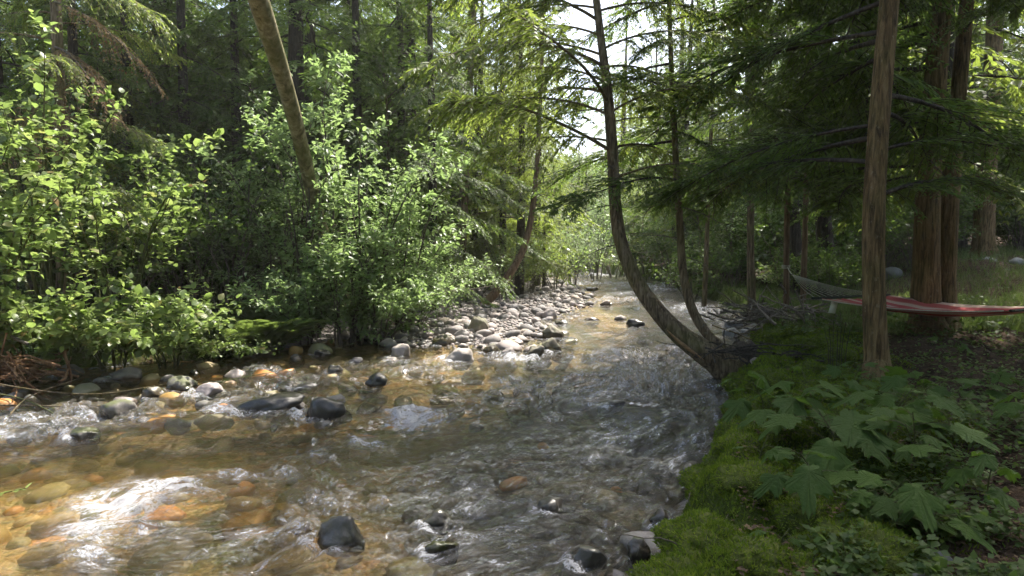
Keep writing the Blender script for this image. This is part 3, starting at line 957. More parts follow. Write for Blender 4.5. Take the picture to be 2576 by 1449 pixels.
def trunk_mesh(name, path, rad, mat, sides=28, ridge=0.06, flare=0.0, seed=0, k_ang=9.0):
    path = np.asarray(path, float)
    V, Q = tube(path, rad, sides)
    n = len(path)
    ctr = np.repeat(path, sides, 0)
    off = V - ctr
    rr = np.linalg.norm(off, axis=1, keepdims=True)
    dirn = off / (rr + 1e-9)
    along = np.repeat(np.concatenate([[0], np.cumsum(np.linalg.norm(np.diff(path, axis=0), axis=1))]), sides)
    q = np.concatenate([dirn[:, :2] * k_ang / 2, dirn[:, 2:] * k_ang / 2], 1) + np.stack([0 * along, 0 * along, along * 0.9], 1)
    rid = 0.6 * (1 - 2 * np.abs(vnoise(q, seed))) + 0.4 * vnoise(q * 2.3 + 3, seed + 1)
    knot = vnoise(np.stack([dirn[:, 0] * 1.3, dirn[:, 1] * 1.3, along * 1.1], 1), seed + 5)
    amp = ridge * rid + 0.06 * knot
    if flare:
        a = np.arctan2(dirn[:, 1], dirn[:, 0])
        lobes = 0.55 + 0.45 * np.cos(a * 5 + seed + 0.8 * np.sin(a * 2))
        amp = amp + flare * lobes * np.exp(-along / 0.32)
    V = ctr + off * (1 + amp)[:, None]
    return mesh(name, V, [Q], [mat])


def path_from_px(pts, n=40):
    """pts: (px, py, depth, width_px) -> world path and radii"""
    P = np.array([at(a, b, d) for a, b, d, w in pts])
    rad = np.array([w * d / FPX / 2 for a, b, d, w in pts])
    PP = spline(P, n)
    RR = np.interp(np.linspace(0, len(pts) - 1, n), np.arange(len(pts)), rad)
    return PP, RR


def extend_up(path, rad, top_z, top_r, lean=(0, 0), n=16):
    p, d = path[-1], unit(path[-1] - path[-4])
    t = np.linspace(0, 1, n + 1)[1:]
    H = top_z - p[2]
    dx = np.stack([d[0] / max(d[2], 0.3) * H * (t - 0.5 * t ** 2) + lean[0] * t, d[1] / max(d[2], 0.3) * H * (t - 0.5 * t ** 2) + lean[1] * t, H * t], 1)
    return np.vstack([path, p + dx]), np.concatenate([rad, rad[-1] + (top_r - rad[-1]) * t])


# shared branches of the near conifers
BR = {}
BR['cedar'] = [conifer_branch(20 + k, 2.6, 46, 0.62, 12, 0.12, 0.026, 0.28, 0.42, 0.75).mesh('branch', [M['bark_grey'], M['cedar']]) for k in range(4)]
BR['hemlock'] = [conifer_branch(40 + k, 2.6, 52, 0.62, 13, 0.11, 0.024, 0.02, 0.28, 0.4).mesh('branch', [M['bark_dark'], M['needle']]) for k in range(4)]
BR['bare'] = [conifer_branch(60 + k, 2.0, 9, 0.5, 2, 0.02, 0.006, 0.05, 0.25, 0.3).mesh('branch', [M['twig'], M['twig']]) for k in range(2)]
BR['dry'] = [conifer_branch(70 + k, 1.8, 40, 0.5, 9, 0.10, 0.022, 0.0, 0.5, 0.9).mesh('branch', [M['twig'], M['dry']]) for k in range(1)]


def grow_branches(tree, path, rad, n, z0, z1, length, kind, seed, pitch=(-0.25, 0.25), az=None, name='branch'):
    """branches as parts, spiralling up a trunk given in the tree's own coordinates"""
    r = np.random.default_rng(seed)
    a = r.uniform(0, 6.28)
    for k in range(n):
        z = z0 + (z1 - z0) * (k + r.uniform(0, 0.9)) / n
        p = np.array([np.interp(z, path[:, 2], path[:, c]) for c in range(3)])
        a += 2.4 + r.uniform(-0.5, 0.5)
        aa = a if az is None else r.uniform(*az)
        pt = r.uniform(*pitch)
        d = np.array([math.cos(aa) * math.cos(pt), math.sin(aa) * math.cos(pt), math.sin(pt)])
        L = length(z) * r.uniform(0.7, 1.15)
        me = BR[kind][r.integers(0, len(BR[kind]))]
        o = obj(name, me, tree)
        o.matrix_basis = place_matrix(p, d, s=L / 2.6, roll=r.uniform(-0.4, 0.4))


def single_tree(name, pts, top_z, top_r, mat, label, cat='tree', n=50, sides=28, ridge=0.06, flare=0.0, lean=(0, 0), seed=0, base_dip=0.12, k_ang=9.0):
    path, rad = path_from_px(pts, n)
    path, rad = extend_up(path, rad, top_z, top_r, lean)
    base = path[0].copy()
    t = obj(name, None, loc=base)
    t.empty_display_size = 0.3
    loc = path - base
    dip = loc[0] - unit(loc[1] - loc[0]) * base_dip
    loc = np.vstack([dip, loc])
    rad = np.concatenate([[rad[0] * 1.05], rad])
    obj('trunk', trunk_mesh('trunk', loc, rad, mat, sides, ridge, flare, seed, k_ang), t)
    tag(t, label, cat)
    return t, loc, rad, base


# ------------------------------------------------------------------ trees one can tell apart
# leaning alder on the left, its top coming towards the viewer
t, p, rd, b = single_tree('leaning_alder', [(850, 700, 14.2, 28), (800, 540, 13.2, 31), (757, 360, 12.0, 35), (710, 190, 10.8, 41), (650, 0, 9.6, 50)], 9.5, 0.11,
                          M['bark_smooth'], 'thick smooth barked trunk leaning out from the left bank, mottled yellow green', sides=32, ridge=0.02, seed=1, base_dip=1.2)
ALDER = (t, p, rd, b)
# conifer standing straight behind the willow
t, p, rd, b = single_tree('straight_conifer', [(1155, 700, 21, 28), (1163, 560, 21, 25), (1175, 300, 21, 21), (1190, 0, 21, 20)], 17, 0.04,
                          M['bark_grey'], 'straight grey conifer trunk rising behind the willow thicket', seed=2, base_dip=0.6)
grow_branches(t, p, rd, 46, 1.6, 16, lambda z: 3.4 - 0.14 * z, 'hemlock', 3)
grow_branches(t, p, rd, 8, 1.0, 4, lambda z: 1.8, 'bare', 4)
# slim leaning trunk rising from the gravel bar
t, p, rd, b = single_tree('bar_tree', [(1222, 764, 18.6, 23), (1275, 700, 18.8, 20), (1322, 610, 19, 16), (1345, 480, 19, 13), (1357, 300, 19, 10), (1366, 80, 19, 8)], 11, 0.02,
                          M['bark_orange'], 'slim curved tree with orange brown base at the back of the gravel bar', seed=5, base_dip=0.3)
grow_branches(t, p, rd, 16, 3.2, 10.5, lambda z: 2.2 - 0.12 * z, 'cedar', 6)
grow_branches(t, p, rd, 9, 1.6, 7.5, lambda z: 1.5, 'bare', 7)
# the big curved tree leaning over the stream
t, p, rd, b = single_tree('curved_cedar', [(1848, 940, 9.0, 96), (1800, 905, 9.0, 68), (1722, 852, 9.05, 50), (1655, 785, 9.1, 42), (1600, 705, 9.2, 37), (1562, 610, 9.3, 32), (1546, 500, 9.4, 29),
                                           (1540, 370, 9.5, 27), (1527, 220, 9.6, 23), (1512, 100, 9.7, 19), (1500, 0, 9.8, 17)], 9.5, 0.03,
                          M['bark_grey'], 'big curved tree trunk bending out over the stream from the right bank', n=70, sides=36, ridge=0.07, seed=8, base_dip=0.25)
CURVED = (t, p, rd, b)
grow_branches(t, p, rd, 19, 3.0, 6.8, lambda z: 2.7, 'cedar', 9, pitch=(-0.05, 0.3), az=(2.3, 4.2))
grow_branches(t, p, rd, 12, 2.6, 7.0, lambda z: 2.4, 'cedar', 10, pitch=(-0.1, 0.3), az=(-0.9, 1.2))
grow_branches(t, p, rd, 14, 6.0, 8.8, lambda z: 3.0 - 0.24 * z, 'cedar', 11, az=(-1.2, 1.6))
grow_branches(t, p, rd, 6, 1.4, 4.0, lambda z: 1.4, 'bare', 12)
# exposed sapwood where the bark is split near the base
wood = NT('split_wood')
wood_n = wood.noise(wood.coords((4, 4, 40)), 1.0, 4.0)
M['split_wood'] = wood.finish(wood.n('BsdfPrincipled', {'Base Color': wood.ramp(wood_n, [(0.3, (0.14, 0.07, 0.025)), (0.7, (0.42, 0.26, 0.12))]), 'Roughness': 0.7}).outputs[0])
spl = np.array([at(1678, 830, 8.93), at(1704, 856, 8.92), at(1738, 882, 8.91), at(1772, 906, 8.88)]) - CURVED[3]
acc = Acc()
acc.tube(spline(spl, 9), [0.004, 0.012, 0.018, 0.024, 0.028, 0.026, 0.02, 0.012, 0.004], 7)
o = obj('split_wood', acc.mesh('split_wood', [M['split_wood']]), CURVED[0])
o['label'] = 'pale orange strip of bare wood where the bark has split'
# thinner companion
t, p, rd, b = single_tree('curved_sapling', [(1812, 872, 9.6, 26), (1775, 835, 9.7, 24), (1738, 770, 9.8, 22), (1718, 680, 9.9, 20), (1710, 560, 10, 17), (1700, 400, 10.1, 15), (1690, 200, 10.2, 13), (1685, 60, 10.3, 11)], 11, 0.02,
                          M['bark_grey'], 'slender curved trunk right beside the big leaning tree', n=50, sides=18, seed=13)
grow_branches(t, p, rd, 32, 2.0, 10.5, lambda z: 2.6 - 0.1 * z, 'hemlock', 14)
grow_branches(t, p, rd, 6, 1.0, 3.5, lambda z: 1.2, 'bare', 15)
# near trunk in front of the hammock
t, p, rd, b = single_tree('reddish_conifer', [(2206, 930, 7.35, 64), (2205, 900, 7.4, 56), (2200, 800, 7.4, 52), (2197, 600, 7.4, 50), (2204, 400, 7.45, 48), (2220, 200, 7.5, 46), (2238, 0, 7.55, 43)], 15, 0.05,
                          M['bark_red'], 'reddish furrowed trunk standing in front of the hammock', n=110, sides=56, ridge=0.055, flare=0.25, seed=16, base_dip=0.15, k_ang=14)
grow_branches(t, p, rd, 40, 5.2, 14, lambda z: 4.0 - 0.16 * z, 'hemlock', 17)
grow_branches(t, p, rd, 22, 1.8, 5.6, lambda z: 3.2, 'hemlock', 18, pitch=(-0.1, 0.3), az=(0.3, 3.0))
# twin trunks behind the hammock
t, p, rd, b = single_tree('twin_cedar', [(2335, 832, 10.4, 92), (2332, 800, 10.4, 72), (2330, 700, 10.4, 62), (2334, 500, 10.4, 56), (2350, 250, 10.5, 50), (2370, 0, 10.6, 44)], 18, 0.06,
                          M['bark_red'], 'massive twin trunked conifer with flared roots behind the hammock', n=110, sides=56, ridge=0.06, flare=0.55, seed=19, base_dip=0.3, k_ang=15)
p2, r2 = path_from_px([(2372, 830, 10.55, 62), (2380, 700, 10.55, 42), (2392, 500, 10.6, 37), (2410, 250, 10.7, 34), (2432, 0, 10.8, 30)], 90)
p2, r2 = extend_up(p2, r2, 16, 0.05)
p2 = p2 - b
o = obj('trunk', trunk_mesh('trunk', p2, r2, M['bark_red'], 48, 0.06, 0.4, 21, 13), t)
grow_branches(t, p, rd, 56, 5.0, 17, lambda z: 4.6 - 0.17 * z, 'hemlock', 20)
grow_branches(t, p, rd, 20, 2.2, 5.2, lambda z: 3.6, 'hemlock', 23, pitch=(-0.15, 0.25), az=(1.1, 3.2))
grow_branches(t, p2, r2, 26, 4.6, 15, lambda z: 3.6 - 0.12 * z, 'hemlock', 22)
# trunks further back on the right
for k, (pts, top, mat, lab, fl) in enumerate((
        ([(2474, 636, 20, 60), (2474, 600, 20, 47), (2480, 450, 20, 42), (2496, 200, 20.2, 38), (2505, 0, 20.4, 34)], 19, 'bark_red', 'reddish trunk on the bare brown rise at the far right', 0.35),
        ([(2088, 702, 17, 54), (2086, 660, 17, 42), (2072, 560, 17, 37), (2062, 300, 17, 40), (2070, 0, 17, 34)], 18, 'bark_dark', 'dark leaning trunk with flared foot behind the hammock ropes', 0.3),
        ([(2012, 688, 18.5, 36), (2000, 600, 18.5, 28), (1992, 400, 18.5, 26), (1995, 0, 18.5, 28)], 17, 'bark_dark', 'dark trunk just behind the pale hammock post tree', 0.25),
        ([(1978, 735, 12.4, 15), (1979, 600, 12.4, 14), (1983, 400, 12.4, 14), (1988, 0, 12.4, 11)], 12, 'bark_orange', 'slim pale trunk that the hammock rope is tied to', 0.0),
        ([(2022, 690, 15, 14), (2026, 560, 15, 13), (2032, 300, 15, 12), (2040, 0, 15, 10)], 12, 'bark_orange', 'thin pale pole trunk right of the hammock tree', 0.0),
        ([(1890, 705, 16, 20), (1888, 600, 16, 17), (1892, 300, 16, 15), (1900, 0, 16, 12)], 14, 'bark_grey', 'thin grey trunk by the leafy bank left of the hammock', 0.0),
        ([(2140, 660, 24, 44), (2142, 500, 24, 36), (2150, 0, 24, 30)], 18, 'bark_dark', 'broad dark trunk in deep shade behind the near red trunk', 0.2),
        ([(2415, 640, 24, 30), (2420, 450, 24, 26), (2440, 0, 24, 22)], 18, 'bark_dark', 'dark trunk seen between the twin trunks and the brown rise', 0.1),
        ([(1775, 680, 19, 12), (1780, 560, 19, 10), (1790, 300, 19, 8), (1795, 60, 19, 6)], 11, 'bark_grey', 'very thin trunk in the bright gap above the stream bend', 0.0),
        ([(2265, 640, 22, 10), (2262, 560, 22, 9), (2258, 300, 22, 8)], 12, 'bark_dark', 'thin pole trunk between the near red trunk and the twin trunks', 0.0),
        ([(1148, 560, 26, 18), (1144, 300, 26, 17), (1138, 0, 26, 16)], 19, 'bark_dark', 'dark trunk half hidden beside the straight grey conifer', 0.0),
        ([(236, 330, 17, 20), (238, 150, 17, 18), (240, 0, 17, 16)], 16, 'bark_grey', 'grey trunk glimpsed at the top left above the sunlit shrubs', 0.0))):
    g = at(pts[0][0], pts[0][1], pts[0][2])
    t, p, rd, b = single_tree('forest_conifer', pts, top, 0.03, M[mat], lab, sides=24, ridge=0.06, flare=fl, seed=30 + k, base_dip=max(0.15, g[2] - tz(g[0], g[1]) + 0.2), n=40)
    big = rd[3] > 0.14
    grow_branches(t, p, rd, (26 if k in (1, 2) else 42) if big else 22, 3.0 if k in (1, 2) else 4.2 if k == 0 else 2.0, top - b[2] - 0.8, (lambda z: 3.6 - 0.14 * z) if big else (lambda z: 2.0 - 0.08 * z), 'hemlock', 60 + k)
    if not big:
        grow_branches(t, p, rd, 5, 1.2, 5, lambda z: 1.0, 'bare', 90 + k)
print('near trees', round(time.time() - T0, 1))


# ------------------------------------------------------------------ the forest behind: shared trunk and crown shapes
def conifer_crown(seed, H=18.0, rmax=2.9, z0=1.8, nbr=95, mat='needle', hang=0.45):
    r = np.random.default_rng(seed)
    tm = [conifer_branch(seed * 7 + k, 2.6, 20, 0.75, 7, 0.22, 0.055, 0.08, 0.38, hang, twigs=False).arrays() for k in range(3)]
    acc = Acc()
    for k in range(nbr):
        f = (k + r.uniform(0, 1)) / nbr
        z = z0 + (H - z0) * f ** 0.92
        a = k * 2.4 + r.uniform(-0.5, 0.5)
        L = (rmax * (1 - f) ** 0.75 + 0.25) * r.uniform(0.65, 1.2)
        pt = r.uniform(-0.3, 0.25)
        d = np.array([math.cos(a) * math.cos(pt), math.sin(a) * math.cos(pt), math.sin(pt)])
        Mx = np.array(place_matrix((0, 0, z), d, s=L / 2.6))
        V, F, mi = tm[k % 3]
        W = V @ Mx[:3, :3].T + Mx[:3, 3]
        n0 = acc.n
        acc.V.append(W)
        acc.n += len(W)
        for f_, m_ in zip(F, mi):
            acc.F.setdefault((m_, f_.shape[1]), []).append(f_ + n0)
    tk = np.stack([0.1 * np.sin(np.linspace(0, 5, 14)), 0.1 * np.cos(np.linspace(0, 4, 14)), np.linspace(-0.6, H, 14)], 1)
    trunk = trunk_mesh('trunk', tk, np.linspace(0.24, 0.02, 14), M['bark_dark'], 12, 0.06, seed=seed)
    return trunk, acc.mesh('crown', [M['bark_dark'], M[mat]])


CON = [conifer_crown(201, 18, 2.9, 2.2), conifer_crown(202, 18, 2.5, 1.2, 100), conifer_crown(203, 18, 3.2, 3.0, 90, 'cedar', 0.7), conifer_crown(204, 18, 2.3, 0.6, 105, 'cedar', 0.6)]


def broad_crown(seed, H=9.0, rmax=2.6, z0=1.5, ncl=150, per=46, leaf=0.15, mat='under'):
    r = np.random.default_rng(seed)
    acc = Acc()
    tk = spline([(0, 0, -0.5), (0.1, 0, H * 0.3), (-0.1, 0.15, H * 0.6), (0.1, 0, H * 0.95)], 14)
    tr = trunk_mesh('trunk', tk, np.linspace(0.11, 0.015, 14), M['bark_grey'], 10, 0.05, seed=seed)
    C = []
    for k in range(ncl):
        f = r.uniform(0, 1)
        z = z0 + (H - z0) * f
        rad = rmax * math.sqrt(max(0.02, 1 - (2 * f - 0.85) ** 2 * 0.75)) * r.uniform(0.35, 1.05)
        a = r.uniform(0, 6.28)
        C.append((rad * math.cos(a), rad * math.sin(a), z))
        p0 = np.array([np.interp(max(0, z - rad * 0.6), tk[:, 2], tk[:, c]) for c in range(3)])
        if k % 3 == 0:
            p1 = np.array(C[-1])
            acc.tube(spline([p0, (p0 + p1) / 2 + [0, 0, 0.15], p1], 5), np.linspace(0.03, 0.006, 5), 4, 0)
    C = np.repeat(np.array(C), per, 0)
    off = r.normal(size=C.shape) * [0.36, 0.36, 0.22]
    D = unit(off + r.normal(0, 0.3, C.shape)) * [1, 1, 0.6] + [0, 0, -0.15]
    N = UP + r.normal(0, 0.45, C.shape)
    s = leaf * r.uniform(0.6, 1.25, len(C))
    V, F = scatter(KITE * [0.75, 1, 1], KITE_F, C + off, D, N, s)
    acc.add(V, F, 1)
    return tr, acc.mesh('crown', [M['twig'], M[mat]])


BRO = [broad_crown(301), broad_crown(302, 7.5, 2.2, 0.8), broad_crown(303, 10, 2.4, 2.0, 160, 44, 0.14, 'broad'), broad_crown(304, 6.0, 2.2, 0.4, 130, 46, 0.14, 'willow')]


def forest_tree(proto, x, y, H, H0, name, label, cat, group, seed):
    s = H / H0
    t = obj(name, None, loc=(x, y, tz(x, y)), rot=(0, 0, (seed * 2.399) % 6.28), scale=(s * (0.9 + 0.25 * ((seed * 0.618) % 1)),) * 2 + (s,))
    obj('trunk', proto[0], t)
    obj('crown', proto[1], t)
    tag(t, label, cat, group)
    return t


r = np.random.default_rng(77)
FOREST = []


def clear_ok(x, y, gap):
    return all((x - a) ** 2 + (y - b) ** 2 > gap * gap for a, b in FOREST)


def fill(n, xr_, yr_, gap, hfun, kinds, label, group, cat='tree', seed=0, broad=False):
    rr = np.random.default_rng(seed)
    c = tries = 0
    while c < n and tries < n * 40:
        tries += 1
        x, y = rr.uniform(*xr_), rr.uniform(*yr_)
        if not clear_ok(x, y, gap) or water_sd(np.array([x]), np.array([y]))[0] < 1.2:
            continue
        az = x / y
        h = hfun(x, y) * rr.uniform(0.85, 1.12)
        gapz = None
        if 0.045 < az < 0.125 and y > 24:                # the opening above the stream where the sky shows
            h = min(h, (1.5 + 0.15 * y - tz(x, y)) * (2.0 if broad else 1.0))
        if h < 2.5:
            continue
        k = kinds[rr.integers(0, len(kinds))]
        FOREST.append((x, y))
        if broad:
            forest_tree(BRO[k], x, y, h * 0.5, (9, 7.5, 10, 6)[k], 'broadleaf_tree', label, cat, group, c + seed)
        else:
            forest_tree(CON[k], x, y, h, 18, 'conifer', label, cat, group, c + seed)
        c += 1


fill(34, (-22, -3.2), (15.5, 40), 2.0, lambda x, y: 18, (0, 1), 'dark conifer standing in the wood on the left slope', 'conifers of the left wood', seed=401)
fill(8, (-12, -3), (15.5, 24), 2.0, lambda x, y: 12, (0, 1), 'leafy broadleaf tree growing in the shade of the left wood', 'broadleaf trees of the left wood', seed=402, broad=True)
fill(16, (-3, 6), (30, 62), 2.6, lambda x, y: 17, (2, 3), 'pale green conifer standing beyond the bend of the stream', 'conifers beyond the stream bend', seed=403)
fill(10, (-3.5, 3), (22, 34), 2.0, lambda x, y: 12, (2, 3, 1), 'sunlit conifer behind the gravel bar', 'conifers behind the gravel bar', seed=404)
fill(26, (7.5, 32), (21, 48), 2.8, lambda x, y: 15, (0, 1, 2), 'dark conifer standing in the wood on the right bank', 'conifers of the right wood', seed=405)
fill(20, (7.5, 34), (21, 42), 2.4, lambda x, y: 9, (1, 3, 0), 'small understory tree in the right wood', 'understory trees of the right wood', seed=406, broad=True)
fill(16, (-11, 1.0), (24, 42), 2.2, lambda x, y: 20, (0, 1), 'tall dark conifer beyond the straight grey trunk', 'tall conifers beyond the willow thicket', seed=412)
FOREST.append((8.4, 51.0))
forest_tree(CON[2], 8.4, 51.0, 20, 18, 'conifer', 'tall conifer closing the right side of the sky gap above the stream', 'tree', None, 870)
fill(8, (15, 24), (24, 33), 1.9, lambda x, y: 18, (0, 1), 'dark conifer behind the brown rise at the far right', 'conifers behind the brown rise', seed=414)
fill(14, (11, 32), (22, 38), 2.4, lambda x, y: 18, (0, 1), 'dense dark conifer deep in the right wood', 'dense conifers deep in the right wood', seed=413)
fill(12, (4.2, 9.5), (25, 38), 2.0, lambda x, y: 17, (2, 3, 1), 'conifer rising behind the curved tree across the upper stream', 'conifers across the upper stream', seed=411)
fill(90, (-70, 75), (46, 110), 3.4, lambda x, y: 20, (0, 1, 2, 3), 'far conifer closing the view behind the woods', 'far conifers', seed=407)
fill(26, (-4, 14), (33, 60), 1.8, lambda x, y: 9, (2, 3, 3), 'bright leafy tree at the stream bend', 'leafy trees at the stream bend', seed=408, broad=True)
fill(34, (0, 12), (44, 80), 1.6, lambda x, y: 14, (0, 1, 3), 'small leafy tree low in the gap of the far wood', 'leafy trees in the far gap', seed=409, broad=True)
for k, (x, y, h, lab) in enumerate(((8.4, 13.4, 18, 'conifer right behind the twin trunks'), (11.2, 8.4, 17, 'conifer beside the right end of the hammock'),
                                (14.5, 13.0, 17, 'conifer off to the right behind the hammock end'), (8.0, 3.6, 15, 'conifer on the near right bank beside the viewer'), (9.2, 4.5, 17, 'conifer further right beside the viewer'))):
    forest_tree(CON[k % 2 if k % 2 else 2 * (k % 3 == 0)], x, y, h, 18, 'conifer', lab, 'tree', 'conifers shading the right bank', 900 + k)
r = np.random.default_rng(55)
for k in range(22):                                   # the wood goes on round the viewer; unseen, added to cut sky light
    a = R(-178) + R(170) * (k + r.uniform(0.1, 0.9)) / 22
    d = r.uniform(6.5, 14)
    x, y = d * math.cos(a), d * math.sin(a)
    if water_sd(np.array([x]), np.array([y]))[0] < 0.8:
        continue
    forest_tree(CON[k % 4], x, y, r.uniform(13, 18), 18, 'conifer', 'unseen conifer of the wood behind the viewer, added to cut sky light', 'tree', 'conifers behind the viewer', 950 + k)
print('forest', len(FOREST), round(time.time() - T0, 1))


# ------------------------------------------------------------------ shrubs
def shrub_arrays(seed, h=2.5, spread=1.4, nst=7, ntw=8, per=9, leaf=0.12, lean=(0, 0), droop=0.25, twig=0.55, r0=0.014, z_first=0.3, tips=3, jit=0.5):
    """stems (Acc) and leaf placements P, D, N, S of one shrub with its foot at the origin"""
    r = np.random.default_rng(seed)
    acc = Acc()
    P, D, N, S = [], [], [], []

    def leaves_on(path, n, s0, u0):
        u = np.linspace(u0, 1.0, n) + r.uniform(-0.04, 0.04, n)
        L = np.linspace(0, 1, len(path))
        q = np.stack([np.interp(u, L, path[:, c]) for c in range(3)], 1)
        d = unit(np.stack([np.interp(u, L, np.gradient(path[:, c])) for c in range(3)], 1))
        a = np.arange(n) * 2.6 + r.uniform(0, 6)
        sd_ = unit(np.cross(d, UP) + 1e-3)
        b_ = np.cross(sd_, d)
        lat = np.cos(a)[:, None] * sd_ + 0.5 * np.sin(a)[:, None] * b_
        P.append(q)
        D.append(d * r.uniform(0.3, 0.9, (n, 1)) + lat + [0, 0, -0.12] + r.normal(0, 0.2, (n, 3)))
        N.append(UP + r.normal(0, jit, (n, 3)) * 0.8 + 0.15 * np.array(SUN_DIR))
        S.append(s0 * r.uniform(0.42, 1.28, n) * (1.05 - 0.35 * np.clip(u, 0, 1) ** 3))

    for k in range(nst):
        a = k * 2.4 + r.uniform(-0.5, 0.5)
        sp = spread * r.uniform(0.3, 1.05)
        hh = h * r.uniform(0.68, 1.05)
        out = np.array([math.cos(a), math.sin(a), 0]) * sp + np.array([lean[0], lean[1], 0])
        u = np.linspace(0, 1, 9)
        path = np.array([0.12 * spread * math.cos(a), 0.12 * spread * math.sin(a), -0.1]) + out * (u ** 1.5)[:, None] + np.array([0, 0, 1.0]) * (hh * (u * (1 + droop) - droop * u ** 2.4))[:, None]
        path += np.cumsum(r.normal(0, 0.012 * h, (9, 3)), 0) * [1, 1, 0.3]
        acc.tube(path, np.linspace(r0 * h ** 0.5, 0.003, 9), 5, 0)
        leaves_on(path[4:], per, leaf, 0.1)
        for j in range(ntw):
            uu = r.uniform(z_first, 0.98)
            q = np.array([np.interp(uu, u, path[:, c]) for c in range(3)])
            g = unit(np.array([np.interp(uu, u, np.gradient(path[:, c])) for c in range(3)]))
            aa = r.uniform(0, 6.28)
            d = unit(g * 0.6 + np.array([math.cos(aa), math.sin(aa), r.uniform(-0.2, 0.5)]) + out / (np.linalg.norm(out) + .1) * 0.35)
            L = twig * r.uniform(0.5, 1.15) * (1.15 - 0.4 * uu)
            w = np.linspace(0, 1, 5)
            tp = q + d * (L * w)[:, None] + np.array([0, 0, 1.0]) * (L * 0.28 * (w - 1.3 * w ** 2))[:, None]
            acc.tube(tp, np.linspace(0.005, 0.002, 5), 4, 0)
            leaves_on(tp, per, leaf, 0.15)
            for m in range(tips):
                pp = np.vstack([tp[3], tp[3] + unit(d + r.normal(0, 0.6, 3)) * L * 0.35, tp[3] + unit(d + r.normal(0, 0.6, 3) + [0, 0, .3]) * L * 0.6])
                leaves_on(spline(pp, 4), max(3, per // 2), leaf * 0.8, 0.3)
    return acc, np.concatenate(P), np.concatenate(D), np.concatenate(N), np.concatenate(S)


def leaf_parts(parent, P, D, N, S, mat, T, TF, n_obj, view_pos, name='leaf'):
    """the n_obj leaves that show largest become objects of their own, the rest one joined foliage part"""
    me = mesh(name, T, [TF], [mat])
    dist = np.linalg.norm(P - view_pos, axis=1)
    face = np.abs((unit(N) * unit(view_pos - P)).sum(1)) + 0.15
    order = np.argsort(-(S ** 2 * face / dist ** 2) + 0 * dist)
    front = order[:n_obj]
    D = unit(D)
    X = unit(np.cross(D, N))
    Z = np.cross(X, D)
    for i in front:
        m = np.eye(4)
        m[:3, 0], m[:3, 1], m[:3, 2], m[:3, 3] = X[i] * S[i], D[i] * S[i], Z[i] * S[i], P[i]
        o = obj(name, me, parent)
        o.matrix_basis = Matrix(m.tolist())
    rest = order[n_obj:]
    if len(rest):
        V, F = scatter(T, TF, P[rest], D[rest], N[rest], S[rest])
        obj('foliage', mesh('foliage', V, [F], [mat]), parent, kind='stuff')


def unique_shrub(name, loc, label, cat, mat, T, n_obj=110, group=None, stem='twig', rotz=0.0, **kw):
    acc, P, D, N, S = shrub_arrays(**kw)
    t = obj(name, None, loc=loc)
    obj('stems', acc.mesh('stems', [M[stem]]), t)
    leaf_parts(t, P, D, N, S, M[mat], T, LEAF_F, n_obj, np.array([0, 0, CAM_Z]) - np.array(loc))
    tag(t, label, cat, group)
    return t


def gz3(x, y, dz=0.0):
    return (x, y, tz(x, y) + dz)


def foot(px, depth, dz=0.0):
    x = (px - 1288) / FPX * depth
    return gz3(x, depth, dz)


# broad leaved shrubs on the left shore, arching over the water
for k, (px, dep, h, sp, leaf, lean, nst, lab) in enumerate((
        (-60, 8.9, 3.7, 1.4, 0.155, (0.5, -0.5), 9, 'tall big leaved shrub at the left edge above the orange debris'),
        (120, 10.2, 4.3, 1.4, 0.14, (0.3, -0.4), 12, 'sunlit big leaved shrub rising highest at the left of the shore'),
        (290, 10.6, 3.4, 1.3, 0.135, (0.3, -0.5), 11, 'big leaved shrub right of the tallest one on the left shore'),
        (60, 9.3, 1.25, 1.2, 0.165, (0.3, -0.6), 8, 'low broad shrub sprawling over the left shore boulders'),
        (270, 9.8, 1.25, 1.2, 0.15, (0.3, -0.7), 9, 'bright low shrub drooping to the water on the left shore'),
        (420, 10.2, 1.05, 1.0, 0.135, (0.3, -0.8), 9, 'light green shrub trailing leaves over the riffle by the ferns'),
        (530, 10.6, 0.5, 0.7, 0.09, (0.2, -0.6), 6, 'small leafy sprig patch at the water edge before the ferns'))):
    unique_shrub('shore_shrub', foot(px, dep), lab, 'shrub', 'broad', LEAF, 130, 'broad leaved shrubs on the left shore', 'stem_green', seed=600 + k, h=h, spread=sp, nst=nst, ntw=9, per=8, leaf=leaf, lean=lean,
                 droop=0.55 if h < 1.5 else 0.3, twig=0.5, tips=2)
